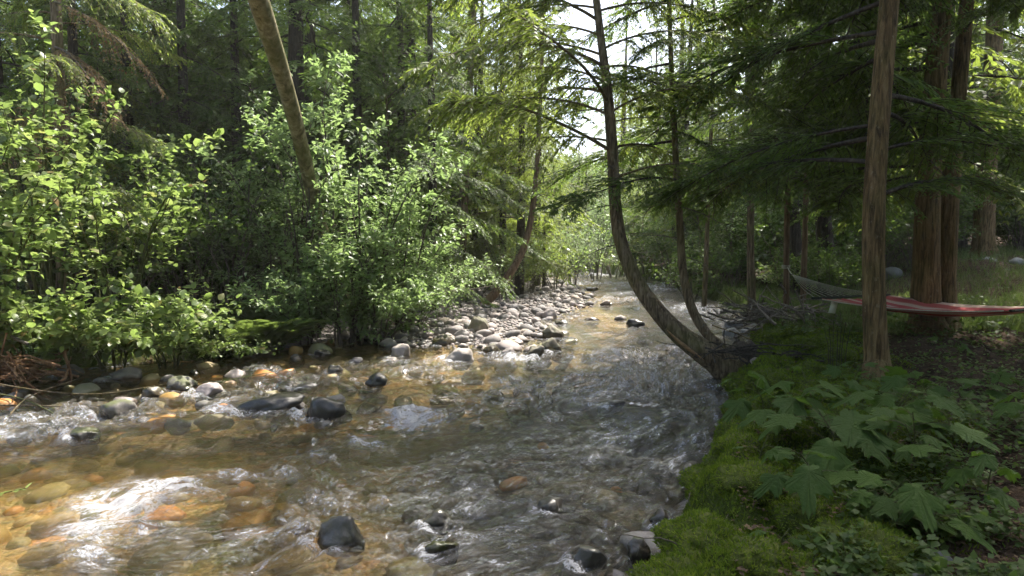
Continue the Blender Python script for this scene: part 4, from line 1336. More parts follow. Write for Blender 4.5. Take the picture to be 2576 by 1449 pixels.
# the willow thicket
for k, (px, dep, h, sp, leaf, lean, nst, ntw, lab) in enumerate((
        (775, 13.0, 5.0, 1.1, 0.16, (-0.3, -0.3), 11, 12, 'tallest sunlit willow in front of the leaning trunk'),
        (905, 12.9, 4.0, 1.5, 0.15, (0.3, -0.5), 11, 12, 'wide rounded willow bush in the middle of the thicket'),
        (1010, 13.6, 3.4, 1.3, 0.145, (0.5, -0.3), 9, 11, 'willow bush at the right of the thicket against the dark conifers'),
        (715, 13.4, 2.8, 0.9, 0.10, (-0.3, -0.2), 7, 12, 'thin leaning willow at the left of the thicket above the ferns'),
        (1035, 13.9, 1.5, 1.1, 0.10, (0.6, -0.3), 9, 14, 'low willow arching bare twigs over the gravel stones'),
        (760, 12.4, 1.5, 1.1, 0.13, (-0.2, -0.6), 9, 10, 'low spreading willow above the ferns with leaves down to the grass'),
        (960, 12.7, 1.4, 1.2, 0.13, (0.3, -0.5), 9, 10, 'low spreading willow at the foot of the wide rounded one'),
        (860, 12.5, 2.1, 1.2, 0.14, (0.1, -0.5), 9, 10, 'low leafy willow filling the front of the thicket'))):
    unique_shrub('willow', foot(px, dep), lab, 'willow', 'willow', NARROW, 60, 'willows of the thicket', 'twig', seed=640 + k, h=h, spread=sp, nst=nst, ntw=ntw, per=11, leaf=leaf, lean=lean, droop=0.45, twig=0.62, tips=3, z_first=0.06)

# shared shrubs of the shady understory
UND = []
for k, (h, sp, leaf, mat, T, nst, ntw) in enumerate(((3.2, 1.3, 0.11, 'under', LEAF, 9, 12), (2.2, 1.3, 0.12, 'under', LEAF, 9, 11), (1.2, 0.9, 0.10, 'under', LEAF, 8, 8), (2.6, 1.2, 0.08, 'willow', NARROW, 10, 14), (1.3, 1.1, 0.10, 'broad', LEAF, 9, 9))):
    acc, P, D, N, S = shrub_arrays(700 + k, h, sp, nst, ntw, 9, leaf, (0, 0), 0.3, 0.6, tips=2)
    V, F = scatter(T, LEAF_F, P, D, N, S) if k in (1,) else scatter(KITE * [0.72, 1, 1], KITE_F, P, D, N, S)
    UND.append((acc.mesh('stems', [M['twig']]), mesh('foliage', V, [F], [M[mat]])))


def und(k, x, y, s, label, group, seed, name='understory_shrub'):
    t = obj(name, None, loc=gz3(x, y), rot=(0, 0, seed * 2.4 % 6.28), scale=s)
    obj('stems', UND[k][0], t)
    obj('foliage', UND[k][1], t)
    tag(t, label, 'shrub', group)


r = np.random.default_rng(88)
lab_l = 'shaded leafy shrub in the dark understory of the left wood'
for k in range(34):
    dep = r.uniform(11.8, 16.5)
    px = r.uniform(-150, 880)
    x = (px - 1288) / FPX * dep
    if water_sd(np.array([x]), np.array([dep]))[0] < 1.3:
        continue
    und(int(r.choice([0, 1, 0, 3])), x, dep, r.uniform(0.8, 1.35), lab_l, 'shrubs of the left understory', k)
# shrubs at the back of the bar and round the bend
for k, (px, dep, kd, s, lab) in enumerate((
        (1330, 23, 4, 1.2, 'bright green bush behind the slim curved tree'), (1395, 25, 4, 1.4, 'sunlit bush at the far end of the gravel bar'), (1440, 29, 3, 0.9, 'pale bush over the far tip of the gravel bar'),
        (1500, 33, 3, 1.3, 'rounded bright bush overhanging the stream bend'), (1550, 36, 4, 2.0, 'bright bush at the right of the stream bend'), (1270, 21, 3, 0.8, 'small bush left of the slim curved tree'),
        (1350, 30, 3, 1.3, 'tall light bush behind the gravel bar'), (1200, 20, 4, 0.8, 'low bush at the foot of the straight conifer'), (1620, 33, 1, 1.4, 'dark shrub above the undercut right bank'),
        (1690, 28, 1, 1.2, 'shady shrub beside the undercut bank'), (1740, 23, 2, 1.4, 'leafy shrub by the upper right bank'), (1460, 40, 3, 1.8, 'hazy bush beyond the stream bend'))):
    x = (px - 1288) / FPX * dep
    und(kd, x, dep, s, lab, None, 50 + k, 'stream_bush')
lab_r = 'low leafy plant on the shaded floor of the right wood'
for k in range(46):
    dep = r.uniform(12.5, 30)
    px = r.uniform(1760, 2650)
    x = (px - 1288) / FPX * dep
    if water_sd(np.array([x]), np.array([dep]))[0] < 0.5 or (2150 < px and dep < 17.5) or (2390 < px < 2570 and dep < 21):
        continue
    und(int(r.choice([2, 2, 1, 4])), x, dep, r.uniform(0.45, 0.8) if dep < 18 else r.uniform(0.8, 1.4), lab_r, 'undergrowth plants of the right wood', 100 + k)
print('shrubs', round(time.time() - T0, 1))

# conifer boughs hanging in from the upper left
t = obj('bough_tree', None, loc=gz3(-8.2, 12.2))
tk = spline([(0, 0, -0.4), (0.05, 0, 3), (0, 0.1, 7), (0, 0, 13)], 20)
obj('trunk', trunk_mesh('trunk', tk, np.linspace(0.16, 0.03, 20), M['bark_grey'], 16, 0.05, seed=5), t)
grow_branches(t, tk, None, 30, 2.6, 12.5, lambda z: 3.6 - 0.18 * z, 'cedar', 33, pitch=(-0.35, 0.1))
for k in range(4):
    o = obj('dry_branch', BR['dry'][0], t)
    o.matrix_basis = place_matrix((0, 0, 3.4 + k * 0.8), (math.cos(-1.9 + k * 0.7), math.sin(-1.9 + k * 0.7), -0.25), s=1.1)
    o['label'] = 'brown dried spray'
tag(t, 'conifer at the upper left with sunlit drooping boughs and brown sprays', 'conifer')

# drooping conifers that close the view behind the shrubs and the willows
for k, (px, dep, top, lab) in enumerate(((330, 14.6, 13, 'drooping conifer right behind the tall left shrubs'), (470, 15.2, 15, 'drooping dark conifer left of the leaning trunk'), (600, 16.4, 15, 'drooping conifer behind the leaning trunk'),
                                         (900, 17.0, 16, 'drooping conifer right above the willow thicket'), (1010, 18.0, 15, 'drooping conifer between willow thicket and straight grey trunk'), (1085, 16.8, 12, 'slender drooping conifer beside the straight grey trunk'),
                                         (1262, 23.0, 14, 'light drooping conifer between the grey trunk and the slim tree'), (200, 14.4, 13, 'drooping conifer at the left behind the tallest shrub'))):
    x = (px - 1288) / FPX * dep
    t = obj('drooping_conifer', None, loc=gz3(x, dep))
    tk = spline([(0, 0, -0.4), (0.05, 0, top * 0.3), (0, 0.1, top * 0.6), (0, 0, top)], 20)
    obj('trunk', trunk_mesh('trunk', tk, np.linspace(0.15, 0.02, 20), M['bark_dark'], 14, 0.05, seed=70 + k), t)
    grow_branches(t, tk, None, 52, 0.8, top - 0.5, lambda z: 2.9 - 2.2 * z / top, 'hemlock' if k != 6 else 'cedar', 430 + k, pitch=(-0.45, 0.05))
    tag(t, lab, 'conifer', 'drooping conifers of the left wood')

# ------------------------------------------------------------------ ferns
fr = Acc()
u = np.linspace(0, 1, 12)
rach = np.stack([0 * u, 0.62 * u, 0.42 * u - 0.46 * u ** 2], 1)
fr.tube(rach, np.linspace(0.004, 0.0015, 12), 4, 0)
uu = np.linspace(0.12, 0.99, 26)
q = np.stack([np.interp(uu, u, rach[:, c]) for c in range(3)], 1)
ln = 0.17 * np.sin(np.pi * np.clip(0.15 + 0.85 * uu, 0, 1)) ** 0.8 + 0.012
for s in (-1, 1):
    V, F = scatter(KITE * [0.19, 1, 1], KITE_F, q, np.stack([s + 0 * uu, 0.35 + 0 * uu, -0.12 + 0 * uu], 1), np.tile(UP, (26, 1)), ln)
    fr.add(V, F, 0)
FROND = fr.mesh('frond', [M['fern']])


def fern(loc, n, s, label, seed):
    r = np.random.default_rng(seed)
    t = obj('fern', None, loc=loc)
    for k in range(n):
        obj('frond', FROND, t, (r.normal(0, .02), r.normal(0, .02), 0), (r.uniform(0.15, 0.75), r.uniform(-.25, .25), k * 6.283 / n + r.uniform(-.3, .3)), s * r.uniform(0.75, 1.15))
    tag(t, label, 'fern', 'ferns on the left bank')


for k, (px, dep, n, s, lab) in enumerate(((590, 11.25, 12, 1.6, 'fern at the left of the bright clump by the water'), (650, 11.2, 13, 1.8, 'largest bright fern at the water edge'),
                                          (705, 11.55, 12, 1.6, 'fern on the right of the bright clump by the water'), (640, 12.5, 10, 1.4, 'smaller fern behind the bright clump'), (570, 12.9, 9, 0.9, 'shaded fern at the back of the grassy bank'))):
    p_ = foot(px, dep, 0.03)
    fern(p_, n, s, lab, k)

# ------------------------------------------------------------------ grass, moss, ground cover: uncountable
BLADE = np.array([(-0.5, 0, 0), (0.5, 0, 0), (0.35, 0.55, 0.06), (-0.35, 0.55, 0.06), (0, 1, 0.26)], float)
BLADE_F = np.array([(0, 1, 2), (0, 2, 3), (3, 2, 4)])


def blades(name, X, Y, hgt, wid, mat, seed, label, cat, spread=0.55, lift=0.0):
    r = np.random.default_rng(seed)
    z = terrain(X, Y)[0] + lift
    n = len(X)
    D = np.stack([r.normal(0, spread, n), r.normal(0, spread, n), np.ones(n)], 1)
    N = np.stack([r.normal(size=n), r.normal(size=n), 0.2 * np.ones(n)], 1)
    s = hgt * r.uniform(0.5, 1.2, n)
    V, F = scatter(BLADE, BLADE_F, np.stack([X, Y, z], 1), D, N, np.stack([wid * r.uniform(0.6, 1.2, n), s, s], 1))
    o = obj(name, mesh(name, V, [F], [M[mat]]), kind='stuff')
    return tag(o, label, cat)


def cand(n, px0, px1, py0, py1, z, seed):
    r = np.random.default_rng(seed)
    P = np.array([gp(a, b_, z)[:2] for a, b_ in zip(r.uniform(px0, px1, n), r.uniform(py0, py1, n))])
    _, sd, right, bar, lump = terrain(P[:, 0], P[:, 1])
    return P, sd, right, bar, lump, r


# moss cushions on the near right bank
r = np.random.default_rng(5)
n = 150000
Y = 1.9 + 8.0 * r.random(n) ** 1.6
X = np.interp(Y, [1.7, 2.5, 3.2, 4, 5, 6.5, 8.5, 10], [-0.9, 0.15, 0.6, 1.0, 1.55, 2.2, 3.0, 3.3]) - 0.25 + 2.3 * r.random(n) ** 1.5
_, sd, right, bar, lump = terrain(X, Y)
keep = right & (sd > -0.05) & (sd < 1.9 + 0.8 * lump + r.normal(0, 0.3, n))
blades('moss', X[keep], Y[keep], 0.030, 0.010, 'moss', 6, 'thick green moss covering the near right bank edge', 'moss', 0.6, -0.003)
rm = np.random.default_rng(606)
hv, hf, bp, bn, n0 = [], [], [], [], 0
edge = np.array(RIGHT[4:14])
el = np.concatenate([[0], np.cumsum(np.hypot(*np.diff(edge, axis=0).T))])
for k in range(230):
    u = rm.uniform(0.4, el[-1] - 0.8)
    ex, ey = np.interp(u, el, edge[:, 0]), np.interp(u, el, edge[:, 1])
    rr_ = rm.uniform(0.06, 0.19)
    off_ = rm.uniform(0.06, 0.34) if k < 120 else rm.uniform(0.3, 1.25)
    c_ = np.array([ex + off_, ey - 0.1, 0.02 + 0.9 * off_ + rm.uniform(-0.05, 0.08)])
    if k >= 120:
        c_[2] = tz(c_[0], c_[1]) - 0.02
    hz_ = rr_ * rm.uniform(0.6, 0.9)
    V, F = ICO[3]
    W = V * (1 + 0.3 * fbm(V * 1.8 + k, k, 3))[:, None] * [rr_ * 1.3, rr_ * 1.4, hz_] + c_
    hv.append(W)
    hf.append(F + n0)
    n0 += len(W)
    m_ = int(4200 * rr_ ** 2 / 0.04)
    d_ = unit(rm.normal(size=(m_, 3)))
    d_ = d_[d_[:, 2] > -0.55]
    bp.append(c_ + d_ * (1 + 0.3 * fbm(d_ * 1.8 + k, k, 3))[:, None] * [rr_ * 1.3, rr_ * 1.4, hz_] * 0.99)
    bn.append(d_)
bp, bn = np.concatenate(bp), np.concatenate(bn)
m_ = len(bp)
V, F = scatter(BLADE, BLADE_F, bp, bn + rm.normal(0, 0.45, (m_, 3)) + [0, 0, 0.25], rm.normal(size=(m_, 3)), np.stack([0.009 * rm.uniform(0.6, 1.2, m_), 0.026 * rm.uniform(0.5, 1.2, m_), 0.026 + 0 * bp[:, 0]], 1))
hv.append(V)
M['moss_base'] = bark_mat('moss_mat', (0.03, 0.042, 0.006), (0.07, 0.09, 0.010), (0.12, 0.14, 0.018), 0.0, vs_=(25, 25, 25))
tag(obj('moss', mesh('moss', np.vstack(hv), [np.concatenate(hf), F + n0], [M['moss_base'], M['moss']], [0, 1]), kind='stuff'), 'bulging moss cushions hanging over the water along the right bank edge', 'moss')
# grass round the hammock and on the left bank
P, sd, right, bar, lump, r = cand(36000, 1720, 2640, 690, 840, 0.45, 7)
k_ = right & (sd > 0.15) & (P[:, 1] < 26)
blades('grass', P[k_, 0], P[k_, 1], 0.26, 0.012, 'grass', 8, 'soft green grass on the right bank around the hammock', 'grass', 0.4)
P, sd, right, bar, lump, r = cand(16000, 380, 1080, 770, 880, 0.25, 9)
k_ = ~right & ~bar & (sd > 0.02)
blades('grass', P[k_, 0], P[k_, 1], 0.20, 0.011, 'grass', 10, 'bright grass along the left bank below the willows', 'grass', 0.5)
P, sd, right, bar, lump, r = cand(9000, -100, 900, 700, 950, 0.4, 11)
k_ = ~right & ~bar & (sd > 0.1)
blades('grass', P[k_, 0], P[k_, 1], 0.22, 0.014, 'grass', 12, 'shaded grass under the shrubs of the left bank', 'grass', 0.6)


def cover(name, n, px0, px1, py0, py1, z, size, mat, label, cat, seed, ok, hmax=0.12, T=KITE * [0.8, 1, 1], TF=KITE_F, flat=0.35):
    P, sd, right, bar, lump, r = cand(n, px0, px1, py0, py1, z, seed)
    k_ = ok(P, sd, right, bar, lump)
    P = P[k_]
    m = len(P)
    zz = terrain(P[:, 0], P[:, 1])[0] + r.uniform(0.0, 1.0, m) ** 1.5 * hmax + 0.012
    D = np.stack([r.normal(size=m), r.normal(size=m), r.normal(0, flat, m)], 1)
    N = UP + r.normal(0, flat, (m, 3))
    V, F = scatter(T, TF, np.column_stack([P, zz]), D, N, size * r.uniform(0.5, 1.25, m))
    return tag(obj(name, mesh(name, V, [F], [M[mat]]), kind='stuff'), label, cat)


cover('ground_cover', 19000, 1850, 2700, 850, 1500, 0.42, 0.05, 'under', 'small leafy ground cover on the shaded right bank', 'ground cover', 21, lambda P, sd, rt, b, l: rt & (sd > 1.05 + 0.5 * l) & (l > -0.6), 0.14)
cover('ground_cover', 7000, 1720, 2640, 690, 870, 0.45, 0.075, 'under', 'leafy ground cover between the hammock and the stream', 'ground cover', 22, lambda P, sd, rt, b, l: rt & (sd > 0.2) & (l > -0.05), 0.3)
M['litter'] = leaf_mat('leaf_litter', [(0, (0.03, 0.018, 0.010)), (0.6, (0.07, 0.042, 0.024)), (1, (0.15, 0.10, 0.06))], (0.2, 0.12, 0.06), 0.1, 0.7, 0.3)
cover('leaf_litter', 9000, 1850, 2700, 640, 1500, 0.42, 0.032, 'litter', 'brown fallen leaves and needles on the right forest floor', 'leaf litter', 23, lambda P, sd, rt, b, l: rt & (sd > 0.3) & (P[:, 1] < 30), 0.02, flat=0.2)
cover('leaf_litter', 5000, -100, 1000, 720, 940, 0.35, 0.06, 'litter', 'brown fallen leaves under the left bank shrubs', 'leaf litter', 24, lambda P, sd, rt, b, l: (~rt) & ~b & (sd > 0.1), 0.03, flat=0.2)
print('ground', round(time.time() - T0, 1))

# ------------------------------------------------------------------ lobed leaf plants on the near right bank
ang = []
rad_ = []
for lobe, (c, L) in enumerate(((-2.05, 0.50), (-1.05, 0.74), (0.0, 1.0), (1.05, 0.74), (2.05, 0.50))):
    for da, f in ((-0.40, 0.66), (-0.27, 0.74), (-0.16, 0.94), (-0.1, 0.86), (0.0, 1.0), (0.1, 0.86), (0.16, 0.94), (0.27, 0.74)):
        if lobe < 4 or da < 0.3:
            ang.append(c + da)
            rad_.append(L * f if abs(da) < 0.36 else 0.47)
ang, rad_ = np.array(ang), np.array(rad_)
ring = np.stack([rad_ * np.sin(ang) * 0.62, 0.30 + rad_ * np.cos(ang) * 0.62, -0.16 * rad_ ** 2 + 0.03 * np.cos(ang * 5)], 1)
ring = np.vstack([ring, [(0.07, 0.06, 0.0), (0.0, 0.12, 0.0), (-0.07, 0.06, 0.0)]])
LOBED = np.vstack([[(0, 0.30, 0.02)], ring])
nn = len(ring)
LOBED_F = np.array([(0, 1 + (k + 1) % nn, 1 + k) for k in range(nn)])
LOBED[:, 1] -= 0.12
LOBED_ME = [mesh('leaf', LOBED * np.array([s_, 1, b_]), [LOBED_F], [M['maple']]) for s_, b_ in ((1.0, 1.3), (0.85, 2.6), (1.1, 0.3))]


def lobed_plant(px, py, h, n, leaf, label, seed, spread=0.30, z=0.4):
    g = gp(px, py, z)
    base = np.array(gz3(g[0], g[1]))
    r = np.random.default_rng(seed)
    t = obj('lobed_plant', None, loc=base)
    for st in range(max(1, n // 6)):
        a = r.uniform(0, 6.28)
        top = np.array([math.cos(a) * spread * 0.5, math.sin(a) * spread * 0.5, h * r.uniform(0.8, 1.1)])
        path = spline([(0, 0, -0.05), top * [0.3, 0.3, 0.5], top], 8)
        acc = Acc()
        acc.tube(path, np.linspace(0.006, 0.003, 8), 5, 0)
        leaves = []
        for k in range(6 if n >= 6 else n):
            f = 0.35 + 0.65 * (k + 0.5) / 6
            q = np.array([np.interp(f, np.linspace(0, 1, 8), path[:, c]) for c in range(3)])
            aa = a + k * 2.4 + r.uniform(-.4, .4)
            out = np.array([math.cos(aa), math.sin(aa), 0.25])
            pl = spread * r.uniform(0.4, 0.9) * (1.1 - 0.4 * f)
            e = q + out * pl
            acc.tube(spline([q, q + out * pl * 0.5 + [0, 0, 0.02], e], 5), np.linspace(0.003, 0.002, 5), 4, 0)
            leaves.append((e, out))
        obj('stem', acc.mesh('stem', [M['stem_green']]), t)
        for e, out in leaves:
            d = unit(out * [1, 1, 0] + [0, 0, r.uniform(-0.45, 0.0)])
            nrm = unit(UP + r.normal(0, 0.28, 3) + [0, -0.1, 0])
            x = unit(np.cross(d, nrm))
            zz = np.cross(x, d)
            s = leaf * r.choice([0.7, 1.0, 1.25, 1.5, 1.8]) * r.uniform(0.9, 1.1)
            m = np.eye(4)
            m[:3, 0], m[:3, 1], m[:3, 2], m[:3, 3] = x * s, d * s, zz * s, e
            o = obj('leaf', LOBED_ME[r.integers(0, 3)], t)
            o.matrix_basis = Matrix(m.tolist())
    tag(t, label, 'plant', 'lobed leaf plants on the near bank')


for k, (px, py, h, n, leaf, lab, sp) in enumerate((
        (2120, 1175, 0.42, 12, 0.25, 'largest lobed leaf plant spreading in front of the reddish trunk', 0.36),
        (1985, 1130, 0.36, 6, 0.23, 'lobed leaf plant reaching out over the stream from the moss', 0.30),
        (2225, 1150, 0.40, 12, 0.23, 'lobed leaf plant right of the biggest one under the trunk', 0.34),
        (2060, 1260, 0.30, 6, 0.20, 'lower lobed leaf plant on the moss in front of the biggest one', 0.28),
        (2210, 1290, 0.28, 6, 0.18, 'lobed leaf plant over dark litter below the trunk', 0.26),
        (2330, 1320, 0.28, 12, 0.17, 'bright lobed leaves low on the near right bank', 0.28),
        (2400, 1130, 0.30, 6, 0.17, 'lobed leaf plant among litter at the right', 0.26),
        (2480, 1250, 0.36, 6, 0.17, 'single stemmed lobed leaf plant near the right edge', 0.22),
        (2340, 1040, 0.30, 12, 0.16, 'lobed leaf plant between the reddish trunk and the right edge', 0.28),
        (2500, 1000, 0.30, 12, 0.15, 'lobed leaf plants in shade at the far right edge', 0.30),
        (2420, 930, 0.28, 6, 0.15, 'small lobed leaf plant under the twin trunks', 0.25),
        (2140, 1010, 0.34, 6, 0.19, 'lobed leaf plant at the foot of the reddish trunk', 0.28),
        (1925, 1065, 0.34, 6, 0.24, 'lobed leaf plant at the very edge of the bank by the root mass', 0.32),
        (2050, 1085, 0.40, 12, 0.22, 'lush lobed leaf plant left of the reddish trunk', 0.34),
        (2170, 1085, 0.36, 6, 0.22, 'lobed leaf plant just below the reddish trunk', 0.32),
        (2300, 1200, 0.34, 12, 0.20, 'lush lobed leaf plant right below the reddish trunk', 0.32),
        (2150, 1235, 0.32, 6, 0.20, 'lobed leaf plant in the middle of the near bank', 0.30),
        (1905, 1195, 0.22, 3, 0.15, 'tiny lobed leaf seedling on the moss edge', 0.16),
        (1960, 1340, 0.14, 3, 0.11, 'tiny lobed leaf seedling lower on the moss', 0.12),
        (2140, 1410, 0.15, 3, 0.12, 'tiny lobed leaf seedling at the bottom of the bank', 0.14),
        (2580, 1120, 0.34, 6, 0.18, 'lobed leaf plant cut by the right edge', 0.26),
        (1870, 712, 0.5, 6, 0.22, 'broad leaved plant on the bank left of the hammock', 0.4),
        (1800, 725, 0.5, 6, 0.24, 'broad leaved plant hanging over the upper right shore', 0.4),
        (1860, 760, 0.4, 6, 0.22, 'broad leaved plant above the stones by the driftwood', 0.4))):
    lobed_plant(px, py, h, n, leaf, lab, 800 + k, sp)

# leafy sprigs entering from the left, near the viewer
for k, (px, py, dep, lab) in enumerate(((42, 1262, 3.4, 'small bright green sprig entering at the lower left edge over the water'), (0, 1135, 3.6, 'single bright leaf tip at the left edge over the water'))):
    base = at(px, py, dep)
    base[0] -= 0.25
    t = obj('leafy_sprig', None, loc=base)
    path = spline([(-0.6, 0.1, -0.3), (-0.2, 0, 0.0), (0.1, 0, 0.03), (0.32 - 0.1 * k, -0.02, 0.08)], 9)
    acc = Acc()
    acc.tube(path, np.linspace(0.004, 0.002, 9), 5, 0)
    obj('stem', acc.mesh('stem', [M['stem_green']]), t)
    r = np.random.default_rng(k)
    n = 9
    q = path[np.linspace(4, 8, n).astype(int)]
    D = np.stack([r.uniform(0.1, 1, n), r.uniform(-0.8, 0.6, n), r.uniform(-0.3, 0.6, n)], 1)
    leaf_parts(t, q, D, UP + r.normal(0, 0.4, (n, 3)), 0.075 * r.uniform(0.7, 1.2, n), M['broad'], LEAF, LEAF_F, n, np.array([0, 0, CAM_Z]) - base)
    tag(t, lab, 'sprig')

# ------------------------------------------------------------------ dead wood
def stick_pile(name, label, cat, ctr, n, spread, L, rad, mat, seed, zs=0.25, flat=0.3, part='stick', dirn=None):
    r = np.random.default_rng(seed)
    t = obj(name, None, loc=ctr)
    for k in range(n):
        d = unit(np.array([r.normal(), r.normal(), r.normal(0, flat)]) if dirn is None else np.array(dirn) + r.normal(0, 0.45, 3) * [1, 1, flat])
        p0 = np.array([r.normal(0, spread[0]), r.normal(0, spread[1]), abs(r.normal(0, zs))])
        ln = L * r.uniform(0.4, 1.2)
        pts = p0 + np.linspace(-0.5, 0.5, 6)[:, None] * d * ln
        pts += np.cumsum(r.normal(0, 0.03 * ln, (6, 3)), 0)
        acc = Acc()
        acc.tube(pts, np.linspace(rad, rad * 0.35, 6) * r.uniform(0.6, 1.4), 6, 0)
        if r.random() < 0.5:
            q = pts[3]
            dd = unit(d + r.normal(0, 0.7, 3))
            acc.tube(np.array([q, q + dd * ln * 0.15 + [0, 0, .01], q + dd * ln * 0.3]), [rad * 0.4, rad * 0.3, rad * 0.15], 5, 0)
        obj(part, acc.mesh(part, [M[mat]]), t)
    tag(t, label, cat)
    return t


g = gp(1950, 822, 0.35)
stick_pile('driftwood_heap', 'heap of grey tangled driftwood on the right bank below the hammock', 'driftwood', gz3(g[0], g[1], 0.02), 110, (0.55, 0.40), 0.95, 0.020, 'drift', 1, 0.17)
g = gp(2065, 845, 0.35)
stick_pile('brush_pile', 'dark flattened brush left of the reddish trunk', 'brush', gz3(g[0], g[1], 0.0), 40, (0.6, 0.35), 0.9, 0.011, 'bark_grey', 2, 0.06, 0.12)
g = gp(1925, 905, 0.42)
stick_pile('root_tangle', 'tangled roots and twigs over the mossy bank behind the curved tree foot', 'roots', gz3(g[0], g[1] + 0.2, 0.02), 48, (0.42, 0.30), 0.75, 0.013, 'bark_dark', 3, 0.06, 0.18, 'root')
g = at(25, 885, 8.5)
stick_pile('red_twig_debris', 'reddish broken twigs and bark caught at the left edge of the shore', 'debris', (g[0], g[1], 0.16), 55, (0.35, 0.15), 0.9, 0.018, 'debris', 4, 0.1, 0.25)
t = obj('pale_stick', None, loc=at(30, 845, 8.6))
acc = Acc()
acc.tube(spline([(-0.8, 0.1, 0.25), (-0.1, 0, 0.03), (0.24, -0.05, -0.10)], 8), np.linspace(0.035, 0.02, 8), 8, 0)
o = acc.mesh('stick', [M['drift']])
obj('stick', o, t)
tag(t, 'thick pale bare stick slanting in at the left edge', 'stick')
# bent twigs over the riffle at the left
for k, (pts, lab) in enumerate((
        ([(-40, 1018, 7.2), (150, 1022, 7.4), (360, 1020, 7.6)], 'long dark twig lying level over the riffle at the left edge'),
        ([(-40, 985, 7.4), (60, 1005, 7.4), (150, 1050, 7.2), (170, 1085, 7.1)], 'greenish twig bending down into the water at the left'),
        ([(-40, 1045, 7.0), (160, 1062, 7.0), (350, 1070, 7.1)], 'thin twig just above the water at the left edge'),
        ([(-40, 960, 7.8), (120, 985, 7.8), (260, 990, 7.9), (420, 965, 8.3)], 'brown twig arching over pale stones at the left shore'),
        ([(430, 1005, 8.2), (560, 960, 8.6), (690, 935, 9.2)], 'thin pale stem reaching from the trailing shrub over the water'),
        ([(0, 1075, 6.6), (70, 1000, 7.2), (190, 955, 8.0)], 'slanting twig crossing the others at the left edge'),
        ([(1330, 1000, 8.4), (1350, 960, 8.5), (1362, 925, 8.6)], 'hair thin twig trembling in midstream'))):
    P = spline([at(*q_) for q_ in pts], 12)
    acc = Acc()
    acc.tube(P - P[0], np.linspace(0.011, 0.004, 12) * (0.5 if k == 6 else 1), 5, 0)
    o = obj('bent_twig', acc.mesh('bent_twig', [M['stem_green' if k in (1, 4) else 'bark_grey']]), loc=P[0])
    tag(o, lab, 'twig')
# pale bare twigs of the willow fringe over the bar
for k, (pts, lab) in enumerate((
        ([(1000, 745, 14), (1090, 735, 14.2), (1180, 728, 14.4), (1262, 715, 14.6)], 'pale bare twig arching above the gravel bar towards the slim tree'),
        ([(930, 800, 13.2), (1010, 790, 13.2), (1085, 760, 13.4), (1130, 735, 13.6)], 'pale bare twig low over the first stones of the bar'),
        ([(985, 770, 13.4), (1060, 800, 13.2), (1110, 828, 13.0)], 'pale bare twig drooping onto the bar stones'),
        ([(690, 770, 12.2), (735, 680, 12.4), (750, 560, 12.6), (740, 480, 12.8)], 'bare slanting stem left of the willow thicket'))):
    P = spline([at(*q_) for q_ in pts], 12)
    acc = Acc()
    acc.tube(P - P[0], np.linspace(0.016, 0.005, 12), 5, 0)
    tag(obj('bare_twig', acc.mesh('bare_twig', [M['drift' if k < 3 else 'stem_green']]), loc=P[0]), lab, 'twig')
# twigs and stalks on the forest floor by the reddish trunk
g = gp(2250, 1330, 0.42)
stick_pile('fallen_twigs', 'scattered thin fallen twigs on the near right bank', 'twigs', gz3(g[0], g[1], 0.03), 26, (0.5, 0.5), 0.45, 0.005, 'twig', 9, 0.02, 0.08, 'twig')
g = gp(2010, 1240, 0.42)
stick_pile('mossy_branch', 'short broken branch lying on the moss under the lobed leaves', 'branch', gz3(g[0], g[1], 0.03), 2, (0.04, 0.03), 0.5, 0.018, 'bark_grey', 10, 0.01, 0.05, 'stick', (0.9, -0.35, 0))
t = obj('bare_stalks', None, loc=foot(2112, 7.9))
for k in range(7):
    acc = Acc()
    x0 = (k - 3) * 0.035
    acc.tube(spline([(x0, 0, -0.05), (x0 + 0.01, 0.02 * (k % 3), 0.3), (x0 + 0.015 * (k - 3), 0.0, 0.55 + 0.05 * (k % 3))], 7), np.linspace(0.006, 0.003, 7), 5, 0)
    obj('stalk', acc.mesh('stalk', [M['bark_dark']]), t)
tag(t, 'clump of bare upright stalks left of the reddish trunk', 'stalks')
g = gp(1945, 880, 0.5)
V, F = stone_shape(4141, 3)
tag(obj('pale_pebble', mesh('pale_pebble', V * [0.07, 0.06, 0.05], [F], [M['stone_dry']]), loc=gz3(*at(1900, 910, 8.7)[:2], 0.1)), 'pale round pebble among the roots by the curved tree foot', 'pebble')
# dark undercut root mass at the foot of the curved tree
acc = Acc()
r = np.random.default_rng(14)
c0 = at(1850, 930, 9.0)
V, F = stone_shape(99, 4, 'angular')
V = V * [0.46, 0.50, 0.42]
V *= (1 + 0.25 * fbm(V * 7, 5, 3))[:, None]
o = obj('root_mass', mesh('root_mass', V, [F], [M['bark_dark']]), loc=(c0[0] + 0.24, c0[1] + 0.25, 0.12))
tag(o, 'dark eroded root mass under the foot of the curved tree', 'root mass')

# ------------------------------------------------------------------ hammock
ham = obj('hammock', None, loc=at(2300, 800, 9.6))
HB = np.array(ham.location)
A0, A1 = at(2047, 750, 10.0), at(2235, 742, 10.6)
B0, B1 = at(2545, 782, 8.7), at(2690, 770, 9.5)


def hp(u, v):
    a, c = A0 + (A1 - A0) * v, B0 + (B1 - B0) * v
    p = a + (c - a) * u
    p = p + np.array([0, 0, -1.0]) * (0.20 * 4 * u * (1 - u) * (0.35 + 0.65 * math.sin(math.pi * v)))
    return p


